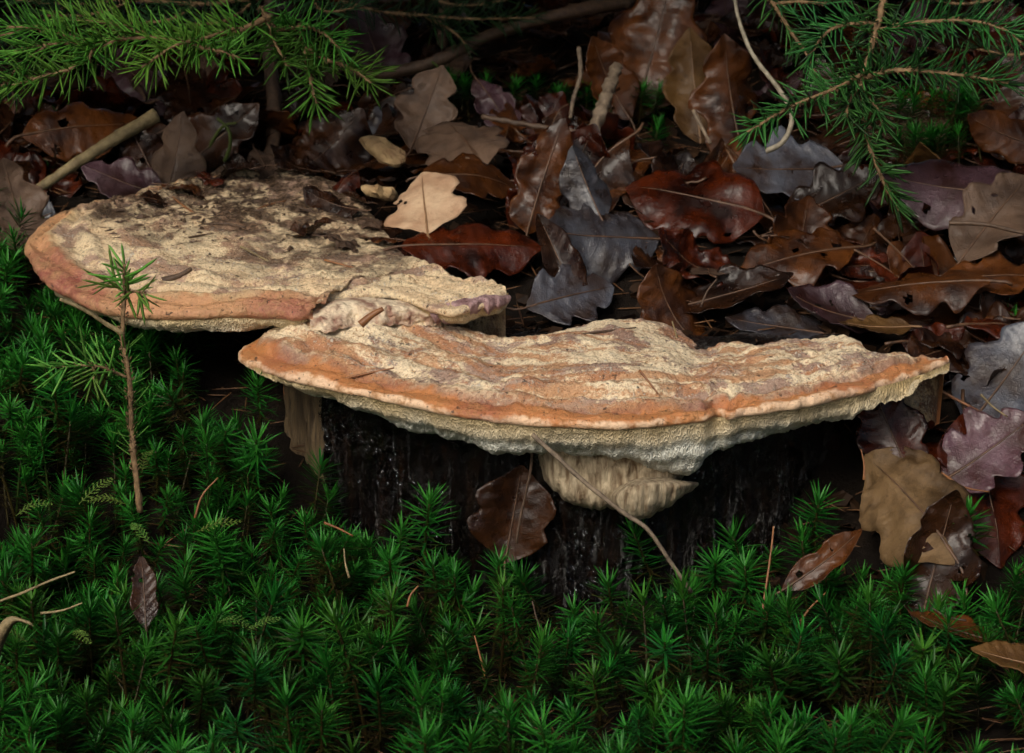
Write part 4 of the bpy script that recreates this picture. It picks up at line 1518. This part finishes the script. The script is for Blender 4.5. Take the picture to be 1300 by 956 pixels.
spruce('spruce_bough', P(200, -40, Y=18), 'dim spruce bough along the top behind the bright bough', 'spruce boughs over the litter', [
    tw([(420, -40, 3), (330, -5, 1), (250, 5, 0), (170, 0, 0), (90, 5, 0), (20, 0, 0)], 16, .15, .05),
    tw([(330, -5, 1), (290, 25, 0), (240, 32, -1)], 16, .1, .05),
    tw([(170, 0, 0), (120, 18, -1), (60, 20, -1)], 16, .1, .05),
    tw([(90, 5, 0), (40, 35, -1), (-20, 50, -1)], 16, .1, .05),
    tw([(250, 5, 0), (215, 25, -1), (160, 30, -1)], 16, .1, .05),
    tw([(420, -40, 3), (400, 0, 1), (415, 15, 0), (450, 10, 0)], 16, .1, .05),
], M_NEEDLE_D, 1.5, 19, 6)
spruce('spruce_twig', P(450, -20, Y=26), 'dim spruce twig along the top above the dark dead branch', 'spruce boughs over the litter', [
    tw([(430, 0), (480, 14), (540, 20), (610, 24), (680, 22)], 24, .11, .05),
    tw([(520, -20), (560, 2), (610, 6), (660, -6)], 26, .11, .05),
    tw([(540, 20), (575, 40), (590, 55)], 24, .1, .05),
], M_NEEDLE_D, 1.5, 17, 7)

# seedling before the rear bracket
YS = -14.0
seed_root = P(176, 640, Y=YS)
spruce('spruce_seedling', seed_root, 'small spruce seedling standing in the moss before the rear bracket', None, [
    tw([(158, 372, -.1), (157, 352, -.2), (158, 335, -.2)], YS, .06, .05),
    tw([(158, 372, 0), (172, 370, -.4), (186, 374, -.6)], YS, .05, .04),
    tw([(158, 372, 0), (150, 362, .2), (140, 356, .4)], YS, .045, .04),
    tw([(164, 480, 0), (140, 470, -.3), (118, 464, -.6), (66, 466, -1)], YS, .055, .035, .15),
    tw([(118, 464, -.6), (120, 474, -.9), (118, 482, -1.1)], YS, .045, .03),
], M_SEEDLING, 1.35, 15, 11, .105, M_TWIG, .25)
sr = [o for o in COL.objects if o.name == 'spruce_seedling'][0]
mb = MB()
mb.tube(crom(c3([(178, 650, YS), (172, 600, YS), (167, 540, YS + .1), (164, 480, YS), (156, 430, YS), (158, 372, YS)]), 60), .115, .065, 9, .6, 2.0)
r = random.Random(3)
stem_path = crom(c3([(172, 600, YS), (167, 540, YS + .1), (164, 480, YS), (156, 430, YS), (158, 372, YS)]), 120)
for i in range(150):
    j = r.randrange(1, 119)
    t = (stem_path[j + 0] - stem_path[j - 1]).normalized()
    a = r.uniform(0, 6.28)
    rad = Vector((math.cos(a), math.sin(a), 0))
    mb.needle(stem_path[j] + rad * .09, t * .8 + rad, rad, .14, .07)
sub('stem', mb.mesh('seedling_stem', M_TWIG), sr)
mb = MB()
mb.tube(crom(c3([(157, 424, YS), (130, 408, YS - .2), (104, 392, YS - .4), (76, 380, YS - .6)]), 20), .085, .055, 7, .5, 3)
sub('dead_side_twig', mb.mesh('seedling_side', M_STEM_PALE), sr, label='bare pale broken side twig')
nb = MB()
for i in range(26):
    j = r.randrange(10, 95)
    a = r.uniform(0, 6.28)
    rad = Vector((math.cos(a), math.sin(a) * .6, 0))
    nb.needle(stem_path[j], Vector((0, 0, 1)) * r.uniform(.2, .9) + rad, Vector((0, 0, 1)), r.uniform(.6, 1.1), .06, .1, r.random())
sub('stem_needles', nb.mesh('stem_needles', M_SEEDLING), sr, kind='stuff')


# ------------------------------------------------------------------ stems, twigs and fallen bits
def rod(name, pts, r0, r1, mat, label, cat, group=None, sides=8, wob=.25, seed=1.0, n=40):
    mb = MB()
    base = Vector(pts[0])
    mb.tube([p - base for p in crom(pts, n)], r0, r1, sides, wob, seed)
    o = obj(name, mb.mesh(name, mat), None, label, cat, group)
    o.location = base
    return o


rod('fallen_stalk', c3([(36, 248, 9), (90, 212, 10), (140, 180, 11), (197, 147, 12.5)]), .20, .33, M_STEM_PALE, 'thick pale dead stem slanting behind the rear bracket', 'stem', seed=2)
rod('arching_stalk', c3([(930, -20, 14), (938, 25, 13), (956, 70, 11.5), (985, 108, 10), (1003, 138, 9), (1004, 160, 8.4), (992, 182, 8), (972, 192, 8)]), .075, .12, M_STEM_GREY, 'pale curved stem arching down behind the spruce bough', 'stem', seed=3)
rod('dead_branch', c3([(440, 92, 26), (500, 92, 25), (560, 75, 25), (610, 50, 26), (660, 32, 27), (730, 14, 28), (800, 2, 30)]), .28, .34, M_DARKTWIG, 'dark dead branch curving across the top', 'branch', seed=4, wob=.4)
rod('spruce_stub', c3([(752, 172, 15), (763, 140, 16), (775, 108, 17.5), (784, 84, 19)]), .30, .26, M_TWIG_GREY, 'scaly bare spruce twig leaning on the folded brown leaf', 'twig', seed=5, wob=.9, n=60)
rod('bare_twig', c3([(612, 148, 14), (650, 155, 13.5), (700, 163, 13), (760, 172, 13)]), .13, .10, M_DARKTWIG, 'bare brown twig lying behind the litter mound', 'twig', seed=6, wob=.6, n=60)
rod('grass_stalk', c3([(676, 552, -13.1), (705, 578, -13.6), (742, 612, -14.1), (790, 650, -14.4), (822, 672, -14.6), (850, 712, -14.6), (878, 752, -14.6)]), .085, .07, M_TWIG_GREY, 'thin bent dry stalk leaning from fungus underside into the moss', 'stalk', seed=7)
rod('dry_stalk', c3([(676, 560, -10.9), (673, 600, -10.9), (662, 650, -10.9), (655, 690, -11)]), .05, .05, M_DARKTWIG, 'dark thin stalk against the brown leaf on the stump', 'stalk', seed=8)
rod('leafless_twig', c3([(1185, 490, -4.5), (1205, 502, -4.6), (1242, 522, -5)]), .055, .05, M_DEADNEEDLE, 'thin orange twig beyond the tip of the front bracket', 'twig', seed=9)
rod('thin_twig', c3([(735, 60, 22), (737, 95, 21.5), (728, 125, 21), (724, 150, 20.5)]), .12, .1, M_TWIG_GREY, 'upright thin grey twig before the dark back', 'twig', seed=10)
rod('sapling', c3([(565, -20, 34), (562, 30, 34), (560, 100, 33), (556, 170, 31)]), .32, .34, M_DARKTWIG, 'dark upright sapling stem behind the dead branch', 'stem', seed=11)
rod('sapling', c3([(345, -20, 24), (342, 60, 23), (348, 140, 21), (344, 220, 18)]), .34, .36, M_DARKTWIG, 'dark upright stem behind the rear bracket', 'stem', seed=12)
rod('straw', c3([(0, 763, -18), (30, 752, -18), (62, 738, -18), (95, 726, -17.8)]), .045, .035, M_STEM_PALE, 'thin straw lying over the moss near the picture edge', 'straw', seed=13)
rod('red_stalk', c3([(968, 775, -14), (974, 735, -13.5), (980, 690, -13), (982, 668, -12.8)]), .045, .03, M_DEADNEEDLE, 'thin red brown stalk rising from moss before the stump', 'stalk', seed=14)
rod('twig_in_litter', c3([(880, 140, 14), (890, 160, 13.5), (902, 182, 13)]), .09, .07, M_TWIG_GREY, 'short grey leaf stalk sticking up behind the dark red leaf', 'twig', seed=15)
rod('leaf_stalk_twig', c3([(1205, 283, 2.6), (1250, 285, 2.2), (1300, 296, 2)]), .1, .07, M_DARKTWIG, 'brown leaf stalk lying across the grey folded leaf', 'twig', seed=16)

rod('green_stalk', c3([(285, 205, 17), (292, 185, 17), (290, 165, 17.2), (276, 150, 17.5)]), .10, .06, M_FEATHER, 'curved green stalk behind the soil covered back of the rear bracket', 'stalk', seed=17)
rod('green_stalk', c3([(262, 200, 18), (270, 178, 18), (284, 160, 18), (300, 156, 18)]), .10, .06, M_FEATHER, 'green stalk bending right behind the rear bracket', 'stalk', seed=18)
rod('green_stalk', c3([(530, 135, 21), (552, 112, 21), (560, 92, 21), (548, 78, 21)]), .10, .06, M_FEATHER, 'curved green stalk below the dark dead branch', 'stalk', seed=19)
FN = [  # px, py, depth, angle, length, label
    (472, 402, -8.2, 35, 1.0, 'flat red brown wood sliver on the saddle of the front bracket'), (823, 486, -8.3, -28, 1.1, 'fallen brown needle lying mid front bracket'),
    (856, 428, -4.3, 105, 1.15, 'ochre fallen needle sticking up on the pink knob'), (773, 422, -4.5, 8, 2.2, 'long dark fallen needle at the rear edge of the front bracket'),
    (468, 475, -10.8, 5, 1.9, 'thin red fallen needle along the orange rim'), (430, 672, -13.4, -25, 1.1, 'orange bent fallen needle on the moss before the stump'),
    (262, 632, -12.5, 60, 1.6, 'brown fallen needle upright in the moss right of the seedling'), (524, 757, -16.5, 62, .8, 'short orange needle in the front moss'),
    (78, 772, -18, 14, 1.4, 'orange needle in the moss above the pale bent straw'), (1262, 515, -6, -40, 1.3, 'curved ochre needle on the veined blue grey leaf'),
    (1225, 612, -8.6, -22, 1.9, 'brown needle under the glossy violet leaf'), (440, 715, -15.2, 100, 1.0, 'yellow needle upright in the front moss'),
    (690, 790, -16.4, 118, 1.6, 'dark orange needle between moss shoots below the dry stalk'), (1030, 775, -15.8, 50, 1.6, 'thin orange needle in the moss below the curled leaf'),
    (225, 350, -1.5, 12, 1.2, 'dark sliver in the middle of the rear bracket top'), (330, 328, 0, -8, 1.9, 'pale straw coloured needle on the rear bracket crust'),
    (440, 340, -1.8, -10, 2.0, 'brown needle at the inner shoulder of the rear bracket'), (400, 270, 5, 3, 1.6, 'orange needle among dark soil on the rear bracket'),
    (285, 288, 4, 175, 1.8, 'dark brown needle crossing the soil on the rear bracket'), (345, 262, 7, 25, 1.6, 'thin brown needle near the back of the rear bracket'),
    (232, 262, 7.5, 160, 1.7, 'brown needle at the far shoulder of the rear bracket'), (255, 300, 2.6, 20, 1.2, 'short dark needle mid rear bracket'),
    (1205, 780, -16.5, 160, 1.2, 'dark needle in the moss below the hanging leaf'), (610, 835, -18.5, 105, 1.5, 'red needle standing in the front moss'),
    (1095, 590, -9, 95, 1.1, 'pale needle on the stump beside the tan rounded leaf'), (900, 372, 0, 60, 1.3, 'yellow needle in dark litter behind the front bracket'),
]


deps = None
bpy.context.view_layer.update()
deps = bpy.context.evaluated_depsgraph_get()
for i, (px, py, Y, an, ln, lab) in enumerate(FN):
    r = random.Random(i + 60)
    d = (FWD * FPX + RIGHT * (px - 650.0) + UP * (478.0 - py)).normalized()
    hit, hp, hn, fi, ho, _m = sc.ray_cast(deps, CAM, d)
    on_cap = hit and ho.name.startswith('cap')
    loc = hp + hn * .06 if on_cap else P(px, py, Y=Y)
    a = R(an)
    if on_cap:
        dv = RIGHT * math.cos(a) + Vector((0, 1, 0)) * math.sin(a) * 2.5
        if an > 80 and an < 110 and py > 415:
            dv = RIGHT * -.2 + Vector((0, .2, 1))
        dv = (dv - hn * dv.dot(hn) * (.95 if an < 80 or an > 110 else 0)).normalized()
        up = hn
    else:
        dv = RIGHT * math.cos(a) + UP * math.sin(a)
        up = -FWD
    mb = MB()
    sd = dv.cross(up).normalized()
    bend = r.uniform(-.12, .12) * ln
    wid = .16 if 'sliver' in lab else .05
    mb.tube(crom([dv * (-ln / 2), sd * bend, dv * (ln / 2)], 12), wid, wid * .55, 5)
    nm = 'wood_sliver' if 'sliver' in lab else 'fallen_needle'
    o = obj(nm, mb.mesh(nm, M_DARKTWIG if 'dark' in lab else (M_STEM_PALE if ('yellow' in lab or 'straw' in lab or 'ochre' in lab) else M_DEADNEEDLE)), None, lab, 'sliver' if 'sliver' in lab else 'needle', 'fallen needles')
    o.location = loc


def chip(px, py, Y, s, mat, label, name='wood_chip', cat='chip', group=None, seed=1):
    r = random.Random(seed)
    vs, fs = [], []
    n, m = 14, 8
    for j in range(m + 1):
        ph = math.pi * j / m
        for i in range(n):
            th = 2 * math.pi * i / n
            q = Vector((math.sin(ph) * math.cos(th), math.sin(ph) * math.sin(th) * .6, math.cos(ph) * .42))
            q *= s * (1 + .7 * noise.noise((q.x * 1.6 + seed, q.y * 1.6, q.z * 1.6)) + .2 * noise.noise((q.x * 5, q.y * 5, q.z * 5 + seed)))
            vs.append(q)
    for j in range(m):
        for i in range(n):
            i2 = (i + 1) % n
            fs.append((j * n + i, j * n + i2, (j + 1) * n + i2, (j + 1) * n + i))
    o = obj(name, mesh(name, vs, fs, mat, False), None, label, cat, group)
    o.location = P(px, py, Y=Y)
    o.rotation_euler = (r.uniform(-.6, .6), r.uniform(-.5, .5), r.uniform(0, 6))
    return o


chip(490, 193, 12, 1.0, M_CRUSTBIT, 'tan crust fragment lying beside the grey brown rounded leaf', 'fungus_fragment', 'fragment', None, 4)
chip(482, 243, 8.5, .7, M_CRUSTBIT, 'small pale crust fragment left of the pale tan leaf', 'fungus_fragment', 'fragment', None, 8)

# bent pale straw blade in the lower corner
mb = MB()
pp = crom(c3([(-12, 830, -20), (4, 800, -20), (18, 786, -20), (40, 792, -20)]), 16)
vs, fs = [], []
for i, p in enumerate(pp):
    w = .28 * (1 - .75 * i / 15)
    vs += [p + Vector((-w, 0, .1)), p + Vector((0, -.06, 0)), p + Vector((w, 0, -.1)), p + Vector((0, .04, 0))]
for i in range(15):
    for k in range(4):
        fs.append((i * 4 + k, i * 4 + (k + 1) % 4, i * 4 + 4 + (k + 1) % 4, i * 4 + 4 + k))
mb.add(vs, fs, .5)
obj('bent_straw', mb.mesh('bent_straw', M_STEM_PALE), None, 'pale bent straw blade at the lower picture edge', 'straw')

# small leaves and scraps lying over the back of the rear bracket
r = random.Random(91)
for i, (px, py) in enumerate(((200, 258), (236, 243), (268, 232), (300, 222), (336, 214), (372, 214), (408, 224), (432, 240), (452, 258), (470, 284), (420, 262), (486, 306), (512, 322), (392, 300), (440, 312))):
    d = (FWD * FPX + RIGHT * (px - 650.0) + UP * (478.0 - py)).normalized()
    hit, hp, hn, fi, ho, _m = sc.ray_cast(deps, CAM, d)
    if not hit:
        continue
    bl, stx = variants[(i * 5 + 3) % len(variants)]
    colr = ('umber', 'brown', 'darkred', 'umber', 'greybrown')[i % 5]
    ang, face = r.uniform(0, 360), r.uniform(50, 80)
    where = ('at the far shoulder', 'on the soil covered back', 'over the rear rim', 'at the back corner', 'on the inner slope')[min(4, i // 3)]
    dirs = ('tip right', 'tip up', 'tip left', 'tip down')[int(((ang + 45) % 360) // 90)]
    place_leaf(bl, stx, hp - d * .35 + Vector((0, 0, .15)), frame_for(ang, face, r.uniform(-30, 30)), colr, CN[colr] + ' scrap of leaf ' + where + ' of the rear bracket, ' + dirs, 'leaf scraps on the rear bracket', r.uniform(.26, .42))

# crumbs of soil lying on the rear bracket crust (uncountable)
mb = MB()
r = random.Random(15)
for i in range(1100):
    px, py = r.uniform(130, 480), r.gauss(254, 24)
    d = (FWD * FPX + RIGHT * (px - 650.0) + UP * (478.0 - py)).normalized()
    hit, hp, hn, fi, ho, _m = sc.ray_cast(deps, CAM, d)
    if not (hit and ho.name.startswith('cap')):
        continue
    s = abs(r.gauss(0, .06)) + .025
    q = Matrix.Rotation(r.uniform(0, 6.28), 3, 'Z')
    el = r.uniform(.8, 3.0) if r.random() < .7 else r.uniform(6, 14)
    s = s if el < 5 else .04
    vs = [hp + q @ Vector(v) for v in ((-s * el, 0, 0), (0, -s * .7, .02), (s * el, 0, .02), (0, s * .7, 0), (0, 0, s * .7), (0, 0, -s * .3))]
    mb.add(vs, [(0, 1, 4), (1, 2, 4), (2, 3, 4), (3, 0, 4), (1, 0, 5), (2, 1, 5), (3, 2, 5), (0, 3, 5)], r.random())
obj('soil_debris', mb.mesh('soil_debris', M_DARKTWIG, False), None, 'dark soil crumbs and bits lying on the rear bracket top', 'debris', kind='stuff')

# ------------------------------------------------------------------ unseen spruces, added to cut the light from behind and above
def sky_block_spruce_meshes(seed, h):
    r = random.Random(seed)
    tr = MB()
    tr.tube(crom([Vector((0, 0, -3)), Vector((.6, .3, h * .5)), Vector((0, 0, h))], 20), 2.2, .3, 9, .3, seed)
    cr = MB()
    for i in range(150):
        q = i / 149
        z = 16 + (h - 16) * q ** 1.1
        ln = 6 + 34 * (1 - q) ** .8
        a = i * 2.39996 + r.gauss(0, .2)
        o = Vector((math.cos(a), math.sin(a), 0))
        tip = Vector((o.x * ln, o.y * ln, z + ln * r.uniform(-.05, .25)))
        path = crom([Vector((0, 0, z)), (Vector((0, 0, z)) + tip) * .5 + Vector((0, 0, ln * .06)), tip], 10)
        cr.tube(path, .35, .1, 4, val=.1)
        for k in range(int(8 + ln * 1.1)):
            f = r.uniform(.12, 1) * 8.99
            j = int(f)
            p = path[j].lerp(path[j + 1], f - j)
            t = (path[j + 1] - path[j]).normalized()
            sd = t.cross(Vector((0, 0, 1))).normalized() * r.choice((-1, 1))
            d = t * r.uniform(.3, 1) + sd * r.uniform(.3, 1) + Vector((0, 0, r.uniform(-.35, .25)))
            cr.blade(p, d, Vector((0, 0, 1)), r.uniform(3.5, 7), r.uniform(.9, 1.7), r.uniform(-.2, .1), .1, r.random())
    return tr.mesh('sky_block_trunk', M_DARKTWIG), cr.mesh('sky_block_crown', M_NEEDLE_D)


def shade_canopy_mesh(seed, hx):
    """Added out-of-view boughs, shaped to keep sun and sky off the back litter (origin at the trunk foot)."""
    r = random.Random(seed)
    cr = MB()
    for i in range(36):
        a = R(-90 + r.uniform(-62, 62))
        ln = r.uniform(34, 54)
        z = r.uniform(6, 26)
        o = Vector((math.cos(a), math.sin(a), 0))
        tip = o * ln + Vector((0, 0, z + r.uniform(-2, 6)))
        path = crom([Vector((0, 0, z)), o * ln * .5 + Vector((0, 0, z + 4)), tip], 16)
        cr.tube(path, .7, .15, 5, val=.1)
        for k in range(int(ln * 3.2)):
            f = r.uniform(.1, 1) * 14.99
            j = int(f)
            p = path[j].lerp(path[j + 1], f - j)
            t = (path[j + 1] - path[j]).normalized()
            sd = t.cross(Vector((0, 0, 1))).normalized() * r.choice((-1, 1))
            cr.blade(p, t * r.uniform(.3, 1) + sd * r.uniform(.3, 1.2) + Vector((0, 0, r.uniform(-.2, .2))), Vector((0, 0, 1)), r.uniform(5, 10), r.uniform(1.0, 2.0), r.uniform(-.15, .1), .1, r.random())
    return cr.mesh('shade_canopy', M_NEEDLE_D)


for i, (x, y) in enumerate(((-30, 46), (-2, 50), (28, 46))):  # out-of-view trees added for the shade of their boughs
    t = empty('shade_spruce', (x, y, ground(x, y) + 6), ('unseen spruce added to shade the back litter, ' + ('behind the bright bough', 'behind the dark dead branch', 'behind the drooping bough')[i]), 'tree', 'unseen spruces added for shade')
    mb = MB()
    mb.tube(crom([Vector((0, 0, -10)), Vector((.5, .3, 60)), Vector((0, 0, 160))], 30), 3.4, .6, 12, .3, i)
    obj('trunk', mb.mesh('shade_spruce_trunk', M_DARKTWIG), t)
    obj('crown', shade_canopy_mesh(700 + i, x), t)

YSP = [sky_block_spruce_meshes(300 + i, 120 + 15 * i) for i in range(3)]  # unseen ring of trees added to block sky light from behind
for i, an in enumerate((-8, 12, 30, 48, 66, 84, 102, 120, 138, 156, 174, 192)):
    rad = 74 + 10 * (i % 2)
    x, y = rad * math.cos(R(an)), 4 + rad * math.sin(R(an))
    side = 'beyond the drooping bough' if an < 60 else ('beyond the bright bough' if an > 120 else 'beyond the dark dead branch')
    t = empty('sky_block_spruce', (x, y, ground(x, y)), 'unseen young spruce added to block the back sky ' + side, 'tree', 'unseen spruces added to block the sky')
    t.rotation_euler.z = i * 1.7
    obj('trunk', YSP[i % 3][0], t)
    obj('crown', YSP[i % 3][1], t)

# things the lens sees nothing of (buried under other leaves or moss) are taken out again
bpy.context.view_layer.update()
deps = bpy.context.evaluated_depsgraph_get()
r = random.Random(2)
gone = []
for o in list(COL.objects):
    if not (o.name.startswith('oak_leaf') or o.name.startswith('moss_shoot')):
        continue
    vsx = o.data.vertices
    seen = False
    for k in range(70):
        p = o.matrix_world @ vsx[r.randrange(len(vsx))].co
        px, py = to_px(p)
        if not (0 < px < 1300 and 0 < py < 956):
            continue
        d = p - CAM
        hit, hp, hn, fi, ho, _m = sc.ray_cast(deps, CAM, d.normalized())
        if not hit or (hp - CAM).length > d.length - .08:
            seen = True
            break
    if not seen:
        gone.append(o)
print('culled', len(gone))
for o in gone:
    for c in list(o.children):
        bpy.data.objects.remove(c)
    bpy.data.objects.remove(o)
